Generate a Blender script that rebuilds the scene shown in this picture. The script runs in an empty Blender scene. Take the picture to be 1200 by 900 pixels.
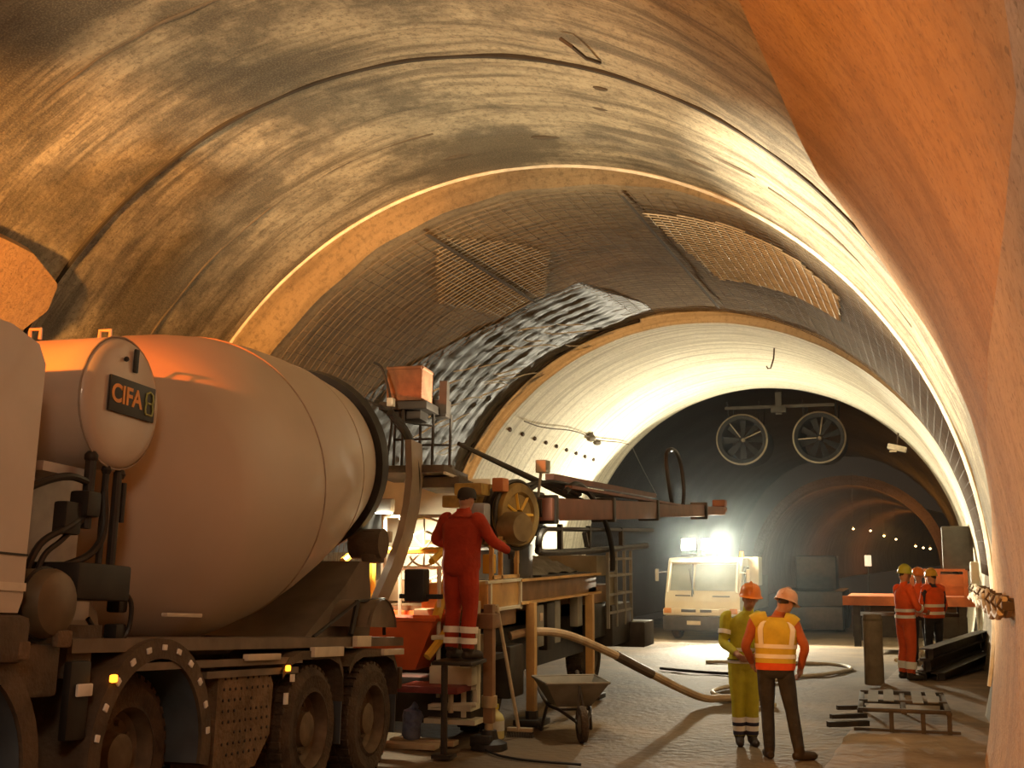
import bpy, bmesh, math, random
import numpy as np
from mathutils import Vector, Matrix, Euler
random.seed(7); np.random.seed(7)
R = math.radians
SC = bpy.context.scene
COL = SC.collection

# ------------------------------------------------------------------ camera, world, exposure
cam_d = bpy.data.cameras.new('camera'); cam = bpy.data.objects.new('camera', cam_d); COL.objects.link(cam)
cam_d.sensor_width = 36.0; cam_d.lens = 42.0; cam_d.clip_end = 900; cam_d.clip_start = 0.05
cam.location = (0, 0, 2.15); cam.rotation_euler = (R(90 + 7.7286), 0, R(18.9464))
SC.camera = cam
SC.view_settings.view_transform = 'Standard'; SC.view_settings.look = 'None'
SC.view_settings.exposure = 0.0; SC.view_settings.gamma = 1.0; SC.view_settings.use_curve_mapping = False
SC.cycles.use_denoising = True
SC.cycles.max_bounces = 5; SC.cycles.diffuse_bounces = 3; SC.cycles.glossy_bounces = 3
SC.cycles.sample_clamp_indirect = 4.0; SC.cycles.volume_bounces = 0
W = bpy.data.worlds.new('tunnel_dark'); SC.world = W; W.use_nodes = True
W.node_tree.nodes['Background'].inputs[0].default_value = (1.0, 0.66, 0.42, 1)
W.node_tree.nodes['Background'].inputs[1].default_value = 0.022

def lamp(name, kind, loc, power, color, size=0.2, aim=None, angle=160, blend=0.3):
    d = bpy.data.lights.new(name, kind); d.energy = power; d.color = color
    if kind == 'AREA': d.shape = 'DISK'; d.size = size
    else: d.shadow_soft_size = size
    if kind == 'SPOT': d.spot_size = R(angle); d.spot_blend = blend
    o = bpy.data.objects.new(name, d); COL.objects.link(o); o.location = loc
    if aim is not None:
        o.rotation_euler = (Vector(aim) - Vector(loc)).to_track_quat('-Z', 'Y').to_euler()
    return o
SODIUM = (1.0, 0.36, 0.05); WARM = (1.0, 0.70, 0.46); WHITE = (1.0, 0.90, 0.66)
lamp('sodium_and_fill_light', 'SPOT', (-7.0, -1.2, 4.15), 1000, (1.0, 0.32, 0.015), 0.04, (-3.0, 8.0, 4.0), 150, 0.4)       # sodium floodlight behind the camera, over the cab roof
lamp('sodium_and_fill_light', 'SPOT', (-8.8, 4.0, 4.4), 9500, (1.0, .42, .10), 0.2, (-10.3, 11.5, 4.8), 60, 0.6)   # wall behind the cab
lamp('sodium_and_fill_light', 'SPOT', (-6.6, -1.2, 4.18), 8000, (1.0, 0.12, 0.0), 0.03, (-5.85, 6.3, 3.4), 15, 0.5)   # added narrow spot that deepens the orange on the tank
lamp('sodium_and_fill_light', 'SPOT', (-6.2, -1.4, 4.2), 4600, (1.0, 0.35, 0.04), 0.1, (0.3, 10.6, 4.3), 56, 0.8)   # added spot that brightens the side wall
lamp('tunnel_light', 'AREA', (-3.2, -5.5, 5.0), 130, (1.0, 0.55, 0.30), 1.6, (-3.5, 12, 2.0))  # added warm fill from behind the camera
lamp('tunnel_light', 'AREA', (-1.2, 1.0, 4.6), 72, (1.0, 0.74, 0.50), 1.0, (-3.0, 13.5, 1.0))  # added soft fill from the camera side, over the open floor
lamp('tunnel_light', 'SPOT', (-5.5, 4.0, 5.6), 2600, (1.0, 0.66, 0.36), 0.3, (-5.0, 17.0, 8.8), 62, 0.5)   # added uplight into the vault, no fixture there

# ------------------------------------------------------------------ mesh helpers
class MB:
    def __init__(s): s.v = []; s.f = []; s.m = []; s.uv = None
    def add(s, vs, fs, mi=0):
        o = len(s.v); s.v.extend([tuple(map(float, p)) for p in vs])
        for f in fs: s.f.append(tuple(i + o for i in f)); s.m.append(mi)
        return s
    def box(s, c, d, rot=None, mi=0, bev=0.0):
        x, y, z = d[0] / 2, d[1] / 2, d[2] / 2
        bm = bmesh.new(); bmesh.ops.create_cube(bm, size=1.0)
        for v in bm.verts: v.co = Vector((v.co.x * d[0], v.co.y * d[1], v.co.z * d[2]))
        if bev > 0: bmesh.ops.bevel(bm, geom=bm.edges[:], offset=min(bev, x * .9, y * .9, z * .9), segments=2, affect='EDGES', profile=0.6)
        M = rot if rot is not None else Matrix.Identity(3)
        bm.verts.index_update()
        vs = [M @ v.co + Vector(c) for v in bm.verts]; fs = [[v.index for v in f.verts] for f in bm.faces]
        bm.free(); return s.add(vs, fs, mi)
    def cone(s, p0, p1, r0, r1=None, n=14, mi=0, caps=True):
        r1 = r0 if r1 is None else r1
        p0, p1 = Vector(p0), Vector(p1); ax = (p1 - p0).normalized()
        a = ax.orthogonal().normalized(); b = ax.cross(a)
        vs = []
        for p, r in ((p0, r0), (p1, r1)):
            for k in range(n):
                t = 2 * math.pi * k / n; vs.append(p + (a * math.cos(t) + b * math.sin(t)) * r)
        fs = [(k, (k + 1) % n, n + (k + 1) % n, n + k) for k in range(n)]
        if caps: fs += [tuple(range(n - 1, -1, -1)), tuple(range(n, 2 * n))]
        return s.add(vs, fs, mi)
    def tube(s, pts, r, n=8, mi=0, smooth=0):
        P = [Vector(p) for p in pts]
        if smooth:
            Q = []
            for i in range(len(P) - 1):
                p0 = P[max(i - 1, 0)]; p1 = P[i]; p2 = P[i + 1]; p3 = P[min(i + 2, len(P) - 1)]
                for k in range(smooth):
                    t = k / smooth
                    Q.append(0.5 * ((2 * p1) + (p2 - p0) * t + (2 * p0 - 5 * p1 + 4 * p2 - p3) * t * t + (3 * p1 - p0 - 3 * p2 + p3) * t ** 3))
            P = Q + [P[-1]]
        if isinstance(r, (list, tuple)) and len(r) != len(P): r = [float(v) for v in np.interp(np.linspace(0, 1, len(P)), np.linspace(0, 1, len(r)), r)]
        vs, fs = [], []; ref = None
        for i, p in enumerate(P):
            t = (P[min(i + 1, len(P) - 1)] - P[max(i - 1, 0)]).normalized()
            if ref is None: ref = t.orthogonal().normalized()
            a = (ref - t * ref.dot(t)); a = a.normalized() if a.length > 1e-5 else t.orthogonal().normalized()
            ref = a; b = t.cross(a); rr = r[i] if isinstance(r, (list, tuple)) else r
            for k in range(n):
                w = 2 * math.pi * k / n; vs.append(p + (a * math.cos(w) + b * math.sin(w)) * rr)
        for i in range(len(P) - 1):
            for k in range(n):
                fs.append((i * n + k, i * n + (k + 1) % n, (i + 1) * n + (k + 1) % n, (i + 1) * n + k))
        fs += [tuple(range(n - 1, -1, -1)), tuple(range((len(P) - 1) * n, len(P) * n))]
        return s.add(vs, fs, mi)
    def lathe(s, prof, o, ax, n=32, mi=0, a0=0.0, a1=2 * math.pi):
        """prof: (radius, distance along the axis)"""
        o = Vector(o); ax = Vector(ax).normalized(); a = ax.orthogonal().normalized(); b = ax.cross(a)
        full = abs(a1 - a0 - 2 * math.pi) < 1e-6; m = n if full else n + 1
        vs = []
        for r, h in prof:
            for k in range(m):
                t = a0 + (a1 - a0) * k / n; vs.append(o + ax * h + (a * math.cos(t) + b * math.sin(t)) * r)
        fs = []
        for i in range(len(prof) - 1):
            for k in range(n):
                k2 = (k + 1) % m; fs.append((i * m + k, i * m + k2, (i + 1) * m + k2, (i + 1) * m + k))
        return s.add(vs, fs, mi)
    def ball(s, c, r, n=14, mi=0, rot=None):
        rx, ry, rz = (r, r, r) if not isinstance(r, (tuple, list)) else r
        c = Vector(c); M = rot if rot is not None else Matrix.Identity(3); h = n // 2
        vs = [c + M @ Vector((0, 0, -rz))]
        for i in range(1, h):
            p = -math.pi / 2 + math.pi * i / h
            for k in range(n):
                t = 2 * math.pi * k / n
                vs.append(c + M @ Vector((rx * math.cos(p) * math.cos(t), ry * math.cos(p) * math.sin(t), rz * math.sin(p))))
        vs.append(c + M @ Vector((0, 0, rz))); L = len(vs) - 1
        fs = [(0, 1 + (k + 1) % n, 1 + k) for k in range(n)]
        for i in range(h - 2):
            for k in range(n): fs.append((1 + i * n + k, 1 + i * n + (k + 1) % n, 1 + (i + 1) * n + (k + 1) % n, 1 + (i + 1) * n + k))
        fs += [(L, 1 + (h - 2) * n + k, 1 + (h - 2) * n + (k + 1) % n) for k in range(n)]
        return s.add(vs, fs, mi)
    def prism(s, poly, d, f, mi=0):
        """poly: 2-D outline; f(u, v, w) -> point; w runs 0..d"""
        n = len(poly)
        vs = [f(u, v, 0) for u, v in poly] + [f(u, v, d) for u, v in poly]
        fs = [(k, (k + 1) % n, n + (k + 1) % n, n + k) for k in range(n)] + [tuple(range(n - 1, -1, -1)), tuple(range(n, 2 * n))]
        return s.add(vs, fs, mi)
    def grid(s, rows, mi=0):
        m = len(rows[0]); vs = [p for r in rows for p in r]
        fs = [(i * m + j, i * m + j + 1, (i + 1) * m + j + 1, (i + 1) * m + j) for i in range(len(rows) - 1) for j in range(m - 1)]
        return s.add(vs, fs, mi)
    def build(s, name, mats, parent=None, angle=35, fix=True, uv=None):
        me = bpy.data.meshes.new(name); me.from_pydata(s.v, [], s.f)
        for m in (mats if isinstance(mats, (list, tuple)) else [mats]): me.materials.append(m)
        me.polygons.foreach_set('material_index', s.m); 
        if fix:
            bm = bmesh.new(); bm.from_mesh(me); bmesh.ops.recalc_face_normals(bm, faces=bm.faces[:]); bm.to_mesh(me); bm.free()
        me.polygons.foreach_set('use_smooth', [True] * len(me.polygons))
        if angle: me.set_sharp_from_angle(angle=R(angle))
        if uv is not None:
            l = me.uv_layers.new(name='arc'); vi = np.zeros(len(me.loops), dtype=np.int32); me.loops.foreach_get('vertex_index', vi)
            l.data.foreach_set('uv', np.asarray(uv, dtype=np.float32)[vi].ravel())
        me.update(); o = bpy.data.objects.new(name, me); COL.objects.link(o)
        if parent is not None: o.parent = parent
        return o
def tag(o, label=None, cat=None, group=None, kind=None):
    if label: o['label'] = label
    if cat: o['category'] = cat
    if group: o['group'] = group
    if kind: o['kind'] = kind
    return o
def thing(name, label, cat, loc=(0, 0, 0), rz=0.0, group=None, rot=None):
    o = bpy.data.objects.new(name, None); COL.objects.link(o); o.location = loc
    o.rotation_euler = rot if rot else (0, 0, rz); o.empty_display_size = 0.2
    return tag(o, label, cat, group)
def kids(o): return [c for c in bpy.data.objects if c.parent == o]
def copy_tree(o, parent=None):
    c = o.copy(); COL.objects.link(c)
    if parent is not None: c.parent = parent
    for k in kids(o):
        if k is not c: copy_tree(k, c)
    return c

# ------------------------------------------------------------------ materials
MATS = {}
def mat(name, col, rough=0.6, metal=0.0, var=0.25, scale=6.0, bump=0.0, bscale=30.0, dirt=None, dirt_amt=0.5, emit=None, estr=0.0, coat=0.0, coords='Object', stretch=None):
    """noise-varied paint, rubber, cloth or steel; dirt = a second colour laid on in patches"""
    if name in MATS: return MATS[name]
    m = bpy.data.materials.new(name); m.use_nodes = True; nt = m.node_tree; N = nt.nodes; L = nt.links
    b = N['Principled BSDF']; b.inputs['Roughness'].default_value = rough; b.inputs['Metallic'].default_value = metal
    if coat: b.inputs['Coat Weight'].default_value = coat
    tc = N.new('ShaderNodeTexCoord'); src = tc.outputs[coords]
    if stretch:
        mp = N.new('ShaderNodeMapping'); mp.inputs['Scale'].default_value = stretch; L.new(src, mp.inputs[0]); src = mp.outputs[0]
    nz = N.new('ShaderNodeTexNoise'); nz.inputs['Scale'].default_value = scale; nz.inputs['Detail'].default_value = 5; L.new(src, nz.inputs['Vector'])
    cr = N.new('ShaderNodeValToRGB'); L.new(nz.outputs[0], cr.inputs[0])
    c = Vector(col); lo = c * (1 - var); hi = c * (1 + var * 0.7)
    cr.color_ramp.elements[0].position = .3; cr.color_ramp.elements[1].position = .72
    cr.color_ramp.elements[0].color = (*lo, 1); cr.color_ramp.elements[1].color = (*[min(1, x) for x in hi], 1)
    out = cr.outputs[0]
    if dirt:
        n2 = N.new('ShaderNodeTexNoise'); n2.inputs['Scale'].default_value = scale * .37; n2.inputs['Detail'].default_value = 8; n2.inputs['Roughness'].default_value = .7; L.new(src, n2.inputs['Vector'])
        r2 = N.new('ShaderNodeValToRGB'); r2.color_ramp.elements[0].position = .42; r2.color_ramp.elements[1].position = .68; L.new(n2.outputs[0], r2.inputs[0])
        mu = N.new('ShaderNodeMath'); mu.operation = 'MULTIPLY'; mu.inputs[1].default_value = dirt_amt; L.new(r2.outputs[0], mu.inputs[0])
        mx = N.new('ShaderNodeMix'); mx.data_type = 'RGBA'; L.new(mu.outputs[0], mx.inputs[0]); L.new(out, mx.inputs[6]); mx.inputs[7].default_value = (*dirt, 1); out = mx.outputs[2]
    L.new(out, b.inputs['Base Color'])
    if bump:
        n3 = N.new('ShaderNodeTexNoise'); n3.inputs['Scale'].default_value = bscale; n3.inputs['Detail'].default_value = 4; L.new(src, n3.inputs['Vector'])
        bp = N.new('ShaderNodeBump'); bp.inputs['Strength'].default_value = bump; bp.inputs['Distance'].default_value = .02; L.new(n3.outputs[0], bp.inputs['Height']); L.new(bp.outputs[0], b.inputs['Normal'])
    if emit: b.inputs['Emission Color'].default_value = (*emit, 1); b.inputs['Emission Strength'].default_value = estr
    MATS[name] = m; return m

def concrete(name, base, dark, light, streak=0.5, damp=0.5, damp_col=(.05, .045, .035), bump=.35, grain=1.0, rough=.85, streak_axis=(2.4, .22), dscale=.22, dpos=(.5, .68), patches=(), pits=0.0):
    """vault concrete: UV is (metres along the tunnel, metres along the arc); streaks run round the arc"""
    m = bpy.data.materials.new(name); m.use_nodes = True; nt = m.node_tree; N = nt.nodes; L = nt.links
    b = N['Principled BSDF']; b.inputs['Roughness'].default_value = rough
    uv = N.new('ShaderNodeUVMap'); uv.uv_map = 'arc'
    def noise(scale, st=(1, 1), det=6, ro=.6, off=0):
        mp = N.new('ShaderNodeMapping'); mp.inputs['Scale'].default_value = (st[0], st[1], 1); mp.inputs['Location'].default_value = (off, off * .7, 0)
        L.new(uv.outputs[0], mp.inputs[0]); n = N.new('ShaderNodeTexNoise'); n.inputs['Scale'].default_value = scale; n.inputs['Detail'].default_value = det; n.inputs['Roughness'].default_value = ro
        L.new(mp.outputs[0], n.inputs['Vector']); return n.outputs[0]
    def ramp(x, a, c, ca=(0, 0, 0), cc=(1, 1, 1)):
        r = N.new('ShaderNodeValToRGB'); r.color_ramp.elements[0].position = a; r.color_ramp.elements[1].position = c
        r.color_ramp.elements[0].color = (*ca, 1); r.color_ramp.elements[1].color = (*cc, 1); L.new(x, r.inputs[0]); return r.outputs[0]
    def mix(f, a, c, amt=1.0):
        mu = N.new('ShaderNodeMath'); mu.operation = 'MULTIPLY'; mu.inputs[1].default_value = amt; L.new(f, mu.inputs[0])
        x = N.new('ShaderNodeMix'); x.data_type = 'RGBA'; L.new(mu.outputs[0], x.inputs[0])
        if isinstance(a, tuple): x.inputs[6].default_value = (*a, 1)
        else: L.new(a, x.inputs[6])
        if isinstance(c, tuple): x.inputs[7].default_value = (*c, 1)
        else: L.new(c, x.inputs[7])
        return x.outputs[2]
    col = mix(ramp(noise(.7, det=8, ro=.7), .35, .7), base, light)
    col = mix(ramp(noise(1.0, streak_axis, 8, .68, 3), .48, .60), col, dark, streak)
    col = mix(ramp(noise(1.0, (streak_axis[0] * 2.6, streak_axis[1] * 1.6), 5, .6, 9), .55, .64), col, light, streak * .55)
    d = noise(dscale, (1.0, .8), 9, .72, 17)
    col = mix(ramp(d, *dpos), col, damp_col, damp)
    for i, (pu, pv, ru, rv, amt, fine) in enumerate(patches):            # stains that stay where they are: centre, half size, strength, streakiness
        mp = N.new('ShaderNodeMapping'); mp.vector_type = 'POINT'; mp.inputs['Location'].default_value = (-pu / ru, -pv / rv, 0); mp.inputs['Scale'].default_value = (1 / ru, 1 / rv, 0); L.new(uv.outputs[0], mp.inputs[0])
        ln = N.new('ShaderNodeVectorMath'); ln.operation = 'LENGTH'; L.new(mp.outputs[0], ln.inputs[0])
        mk = ramp(ln.outputs['Value'], .45, 1.15, (1, 1, 1), (0, 0, 0))
        nn = ramp(noise(1.0, (9, .5), 5, .6, 21 + i), .44, .56) if fine else ramp(noise(1.7, (1.3, 1), 8, .7, 31 + i), .30, .55)
        mu = N.new('ShaderNodeMath'); mu.operation = 'MULTIPLY'; L.new(mk, mu.inputs[0]); L.new(nn, mu.inputs[1])
        col = mix(mu.outputs[0], col, damp_col, amt)
    if pits: col = mix(ramp(noise(22, (1, 1), 2, .5, 40), .62, .68), col, (dark[0] * .5, dark[1] * .5, dark[2] * .5), pits)
    col = mix(ramp(noise(9, (1, 1), 6, .75, 5), .50, .62), col, dark, .6 * grain)
    col = mix(ramp(noise(45, (1, 1), 2, .6, 1), .45, .75), col, light, .25 * grain)
    L.new(col, b.inputs['Base Color'])
    bp = N.new('ShaderNodeBump'); bp.inputs['Strength'].default_value = bump; bp.inputs['Distance'].default_value = .04
    ad = N.new('ShaderNodeMath'); ad.operation = 'ADD'; L.new(noise(14, det=8, ro=.7), ad.inputs[0]); L.new(noise(1.5, (3, .5), 5, .6, 2), ad.inputs[1]); L.new(ad.outputs[0], bp.inputs['Height']); L.new(bp.outputs[0], b.inputs['Normal'])
    MATS[name] = m; return m

# ------------------------------------------------------------------ the setting
def fz(x, y):
    """ground height: it climbs towards the portal and falls gently into the tunnel"""
    z = 0.0
    if y < 10.6: z += (10.6 - y) * math.tan(R(4)) if y < 10.2 else (10.6 - y) ** 2 / .8 * math.tan(R(4))
    if y > 20: z -= .036 * (y - 20)
    return z
def shell(name, xc, zc, rad, y0, y1, t0, t1, m, ny, nt, thick=.25, wob=0.0, edge=None, parent=None, drift=None, kind='structure'):
    """vault lining as a thick curved sheet; edge(theta) gives the far end where it is not square"""
    inner, outer, uvi, uvo = [], [], [], []
    for j in range(nt + 1):
        th = t0 + (t1 - t0) * j / nt; ri, ro, ui, uo = [], [], [], []; ye = edge(th) if edge else y1
        for i in range(ny + 1):
            y = y0 + (ye - y0) * i / ny; w = 0.0
            if wob: w = wob * (math.sin(y * 1.9 + th * .13) * .5 + math.sin(y * 4.3 + th * .31 + 1) * .3 + math.sin(th * .55 + y * .7) * .4)
            dx = drift(y) if drift else 0.0
            for rr, lst, ul, du in ((rad + w, ri, ui, 0), (rad + thick, ro, uo, thick)):
                lst.append((xc + dx + rr * math.cos(R(th)), y, zc + rr * math.sin(R(th)))); ul.append((y + du, rad * R(th)))
        inner.append(ri); outer.append(ro); uvi += ui; uvo += uo
    b = MB(); b.grid(inner); b.grid(outer); n = ny + 1; O = (nt + 1) * n
    for j in range(nt):
        for i in (0, ny): b.f.append((j * n + i, (j + 1) * n + i, O + (j + 1) * n + i, O + j * n + i)); b.m.append(0)
    for i in range(ny):
        for j in (0, nt): b.f.append((j * n + i, j * n + i + 1, O + j * n + i + 1, O + j * n + i)); b.m.append(0)
    o = b.build(name, m, parent, angle=40, uv=uvi + uvo)
    if kind: o['kind'] = kind
    return o
def vp(s, y, th, off=0.0):
    xc, zc, rad = s; return Vector((xc + (rad - off) * math.cos(R(th)), y, zc + (rad - off) * math.sin(R(th))))
SB, SCC, SD, SE, SA, SA2 = (-5.5, 1.5, 6.3), (-4.95, 1.4, 6.05), (-4.74, 1.25, 5.9), (-4.6, 1.2, 6.35), (-5.5, 1.5, 6.12), (-5.5, 1.5, 6.02)

con_main = concrete('weathered_concrete', (.33, .275, .18), (.10, .08, .052), (.50, .43, .29), .85, .8, (.062, .052, .036), bump=.8, dpos=(.47, .56), pits=.5, patches=((9.7, 6.3 * R(121.5), 1.0, .95, .9, 1), (10.6, 6.3 * R(124), .9, .8, .7, 1), (11.4, 6.3 * R(110), 1.0, 1.3, .85, 0), (11.7, 6.3 * R(100), .6, 1.0, .7, 0), (9.2, 6.3 * R(113), .55, .8, .95, 0), (11.3, 6.3 * R(131), .8, .7, .6, 0), (13.6, 6.3 * R(125), .8, 1.2, .6, 0), (15.4, 6.3 * R(138), 1.0, 1.5, .7, 0), (12.7, 6.3 * R(97), .4, .5, .7, 0), (15.9, 6.3 * R(95), .5, 1.4, .5, 0)))
con_side = concrete('pink_shotcrete', (.47, .27, .11), (.28, .155, .065), (.56, .36, .19), .55, .3, (.27, .17, .09), bump=.9, grain=.9, pits=.6, streak_axis=(1.6, .3))
con_near = concrete('near_lit_shotcrete', (.46, .34, .25), (.28, .19, .13), (.58, .45, .35), .45, .3, (.27, .19, .13), bump=.9, grain=.9, pits=.6, streak_axis=(1.6, .3))  # pinkish grey: whitish light from the camera side put into the colour
con_mid = concrete('mesh_backing', (.22, .155, .082), (.10, .072, .04), (.33, .25, .14), .5, .5, (.05, .045, .04), bump=.5)
con_in = concrete('pale_lining', (.66, .62, .48), (.36, .33, .24), (.80, .77, .64), .8, .3, (.36, .33, .24), bump=.4, grain=.8, streak_axis=(4.6, .12))
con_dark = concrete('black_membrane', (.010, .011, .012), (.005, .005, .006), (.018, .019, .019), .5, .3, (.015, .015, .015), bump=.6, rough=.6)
con_far = concrete('far_concrete', (.30, .22, .16), (.14, .10, .07), (.40, .30, .22), .5, .3, (.1, .08, .06))

main = shell('ceiling', *SB, -9, 16.5, -16, 196, con_main, 60, 96, thick=.5, wob=.018)
AE = [(-16, 12.9), (-8.7, 12.95), (1, 13.3), (8.7, 11.2), (12.3, 10.6), (16.3, 10.2), (22, 10.5), (27.7, 10.85), (34.1, 10.95), (39.1, 10.4), (41.5, 8.5), (42.5, 7.3), (44, 5.2), (46, 1.0), (48, -6.5)]
A2E = [(-16, 8.2), (-5.8, 8.2), (3.2, 8.3), (8.5, 8.7), (12.4, 7.9), (15.0, 6.1), (15.6, 4.9), (16.0, 4.0), (17.1, 3.0), (19.2, 2.6), (24, 1.0), (30, -3.0)]
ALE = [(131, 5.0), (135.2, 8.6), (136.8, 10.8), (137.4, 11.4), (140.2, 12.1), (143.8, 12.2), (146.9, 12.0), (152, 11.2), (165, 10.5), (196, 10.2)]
def lerp(tab): return lambda t: float(np.interp(t, [a for a, _ in tab], [b for _, b in tab]))
shell('wall_right', *SA, -9, 0, -16, 48, con_side, 40, 64, thick=.12, wob=.012, edge=lerp(AE))
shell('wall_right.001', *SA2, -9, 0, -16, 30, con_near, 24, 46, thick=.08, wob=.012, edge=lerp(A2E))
shell('wall_left', *SA, -9, 0, 131, 196, con_side, 24, 150, thick=.14, wob=.012, edge=lerp(ALE))  # lining piece outlined to match the orange light patch on this wall
mid = shell('wall_middle', *SCC, 16.45, 26.6, -16, 196, con_mid, 40, 96, thick=.85, wob=.035)
inn = shell('wall_inner', *SD, 26.5, 38.4, -16, 196, con_in, 40, 96, thick=1.0, wob=.006)
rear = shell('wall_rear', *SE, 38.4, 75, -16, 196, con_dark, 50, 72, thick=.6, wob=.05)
def bend(y): return (max(0, y - 70)) ** 2 / 1500.0
far = shell('wall_far', -4.4, .6, 5.2, 75, 330, -16, 196, con_far, 90, 40, thick=.6, wob=.03, drift=bend)
far_floor = MB().grid([[(-12 + bend(y) + 1 * 0, y, fz(0, y) - .3), (2 + bend(y), y, fz(0, y) - .3)] for y in range(74, 332, 6)])

# thin joints: a groove ring, a pale ring painting the lit rim of the old lining, a dark gap against the inner lining
trim_dark = mat('dark_joint', (.035, .028, .02), .9)
trim_lit = mat('lit_rim', (.78, .70, .54), .85, bump=.4)
def ring(name, s, y, off, r, m, t0=-10, t1=190, parent=None, n=90, wob=0.0):
    o = MB().tube([vp(s, y + wob * math.sin(k * .7), t0 + (t1 - t0) * k / n, off) for k in range(n + 1)], r, 6).build(name, m, parent); 
    if parent is None: o['kind'] = 'structure'
    return o
ring('trim_1', SB, 12.25, .0, .036, trim_dark)
ring('trim_2', SB, 16.46, .02, .035, trim_lit)
ring('trim_3', SCC, 26.42, .06, .07, trim_dark, 100, 190)
joint_m = mat('faint_joint', (.12, .095, .065), .9)
for k, (y, t0, t1) in enumerate(((7.6, 60, 150), (10.0, 96, 124), (14.6, 96, 152), (14.3, 30, 52))):
    ring('joint', SB, y, -.012, .022, joint_m, t0, t1, main, 40, .01)

# reinforcing wires over the membrane of the middle section
wire_m = mat('rusty_wire', (.20, .15, .10), .7, .2); galv = mat('galvanised_wire', (.70, .62, .46), .5, .2)
def lattice(name, m, y0, y1, t0, t1, dy, dt, r, off, clip=None):
    b = MB()
    def line(pts):
        run = []
        for (y, t) in pts:
            if clip is None or clip(y, t): run.append((y, t))
            else:
                if len(run) > 1: b.tube([vp(SCC, a, c, off) for a, c in run], r, 3)
                run = []
        if len(run) > 1: b.tube([vp(SCC, a, c, off) for a, c in run], r, 3)
    y = y0
    while y <= y1 + 1e-6: line([(y, t0 + (t1 - t0) * k / 60) for k in range(61)]); y += dy
    t = t0
    while t <= t1 + 1e-6: line([(y0 + (y1 - y0) * k / 24, t) for k in range(25)]); t += dt
    o = b.build(name, m, mid, angle=0, fix=False); o['kind'] = 'stuff'; return o
lattice('wire_mesh', wire_m, 16.7, 26.3, 2, 178, .2, 2.0, .0065, .05)
def inpoly(y, t, P):
    c = False
    for i in range(len(P)):
        (a, b), (d, e) = P[i], P[i - 1]
        if (b > t) != (e > t) and y < (d - a) * (t - b) / (e - b) + a: c = not c
    return c
PR = [(17.7, 80.5), (17.3, 66), (17.6, 56), (18.7, 49.5), (21.6, 51.5), (21.6, 60), (22.4, 76)]
PL = [(16.9, 111), (18.6, 103), (19.6, 100), (22.2, 109), (22.2, 118), (19.5, 122)]
lattice('mesh_panel', galv, 16.7, 23, 48, 82, .17, 1.5, .016, .09, lambda y, t: inpoly(y, t, PR))
lattice('mesh_panel', mat('dull_wire', (.36, .31, .23), .6, .3), 16.7, 23, 98, 124, .15, 1.35, .009, .08, lambda y, t: inpoly(y, t, PL))
strip_m = mat('overlap_strip', (.07, .055, .038), .9)
for t, y0, y1, w in ((80.8, 16.6, 25.5, .8), (111.2, 16.6, 22.0, .8)):
    MB().grid([[vp(SCC, y0 + (y1 - y0) * i / 20, t + w * (k - .5) * (1 if i % 2 else .9), .13 - .02 * k) for k in range(2)] for i in range(21)]).build('overlap_strip', strip_m, mid)
# crumpled plastic membrane hanging at the foot of the middle section
foil_m = mat('black_foil', (.030, .028, .021), .55, 0, .6, 3.0, bump=.5, bscale=5.0, dirt=(.10, .09, .065), dirt_amt=.5, stretch=(1, 1, 1))
rows = []
for j in range(91):
    t = 96 + 78 * j / 90; lo = float(np.interp(t, [96, 102, 110, 120, 130, 140, 150, 174], [25.2, 22.2, 22.2, 22.4, 21.6, 20.6, 19.6, 19.0])); r_ = []
    for i in range(81):
        y = lo + (26.4 - lo) * i / 80
        cr = .05 + .045 * (1 - abs(math.sin(y * 6.1 + t * .11 + 1.3 * math.sin(t * .21)))) ** 2 + .03 * (1 - abs(math.sin(y * 13.7 + t * .17 + 2 * math.sin(y + t * .1)))) ** 2 + .008 * math.sin(t * 1.7 + y * 2)
        f_ = min(1, i / 9, j / 10, (90 - j) / 6)
        r_.append(vp(SCC, y, t, .012 + cr * max(.0, f_)))
    rows.append(r_)
tag(MB().grid(rows).build('plastic_membrane', foil_m, mid, angle=60), 'crumpled dark plastic membrane against the mesh')
# fold ridges, their glint painted as pale tubes on the dark sheet
fold_m = mat('fold_glint', (.55, .52, .43), .5)
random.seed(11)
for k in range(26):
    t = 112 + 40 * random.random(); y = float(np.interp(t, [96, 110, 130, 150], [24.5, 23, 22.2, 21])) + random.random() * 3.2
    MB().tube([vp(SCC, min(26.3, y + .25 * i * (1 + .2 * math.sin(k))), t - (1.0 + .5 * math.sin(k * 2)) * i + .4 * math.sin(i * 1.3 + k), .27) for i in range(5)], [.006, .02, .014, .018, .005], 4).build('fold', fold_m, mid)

# floor: packed earth over concrete, a raised walkway along the wall
fl_m = mat('dusty_floor', (.185, .125, .064), .8, 0, .35, .8, bump=1.0, bscale=9, dirt=(.09, .07, .045), dirt_amt=.9)
nx, ys = 29, [(-9 + .75 * i) for i in range(112)]
rows = []
for y in ys:
    rows.append([(-12.6 + 14.8 * k / nx, y, fz(0, y) + .012 * math.sin(k * 2.3 + y * 1.7) + .010 * math.sin(k * 5.1 - y * 3.3)) for k in range(nx + 1)])
tag(MB().grid(rows).build('floor', fl_m), kind='structure')
tag(far_floor.build('floor.001', fl_m), kind='structure')
slab_m = mat('walkway_earth', (.235, .165, .10), .9, 0, .35, 1.6, bump=1.0, bscale=9, dirt=(.13, .09, .055), dirt_amt=.7)
sy = [9.0 + .3 * i for i in range(60)]
def sx(y): return float(np.interp(y, [9, 12.7, 14.5, 20.3, 27], [-1.1, -.99, -.93, -.70, -.45])) + .012 * math.sin(y * 7)
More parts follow.
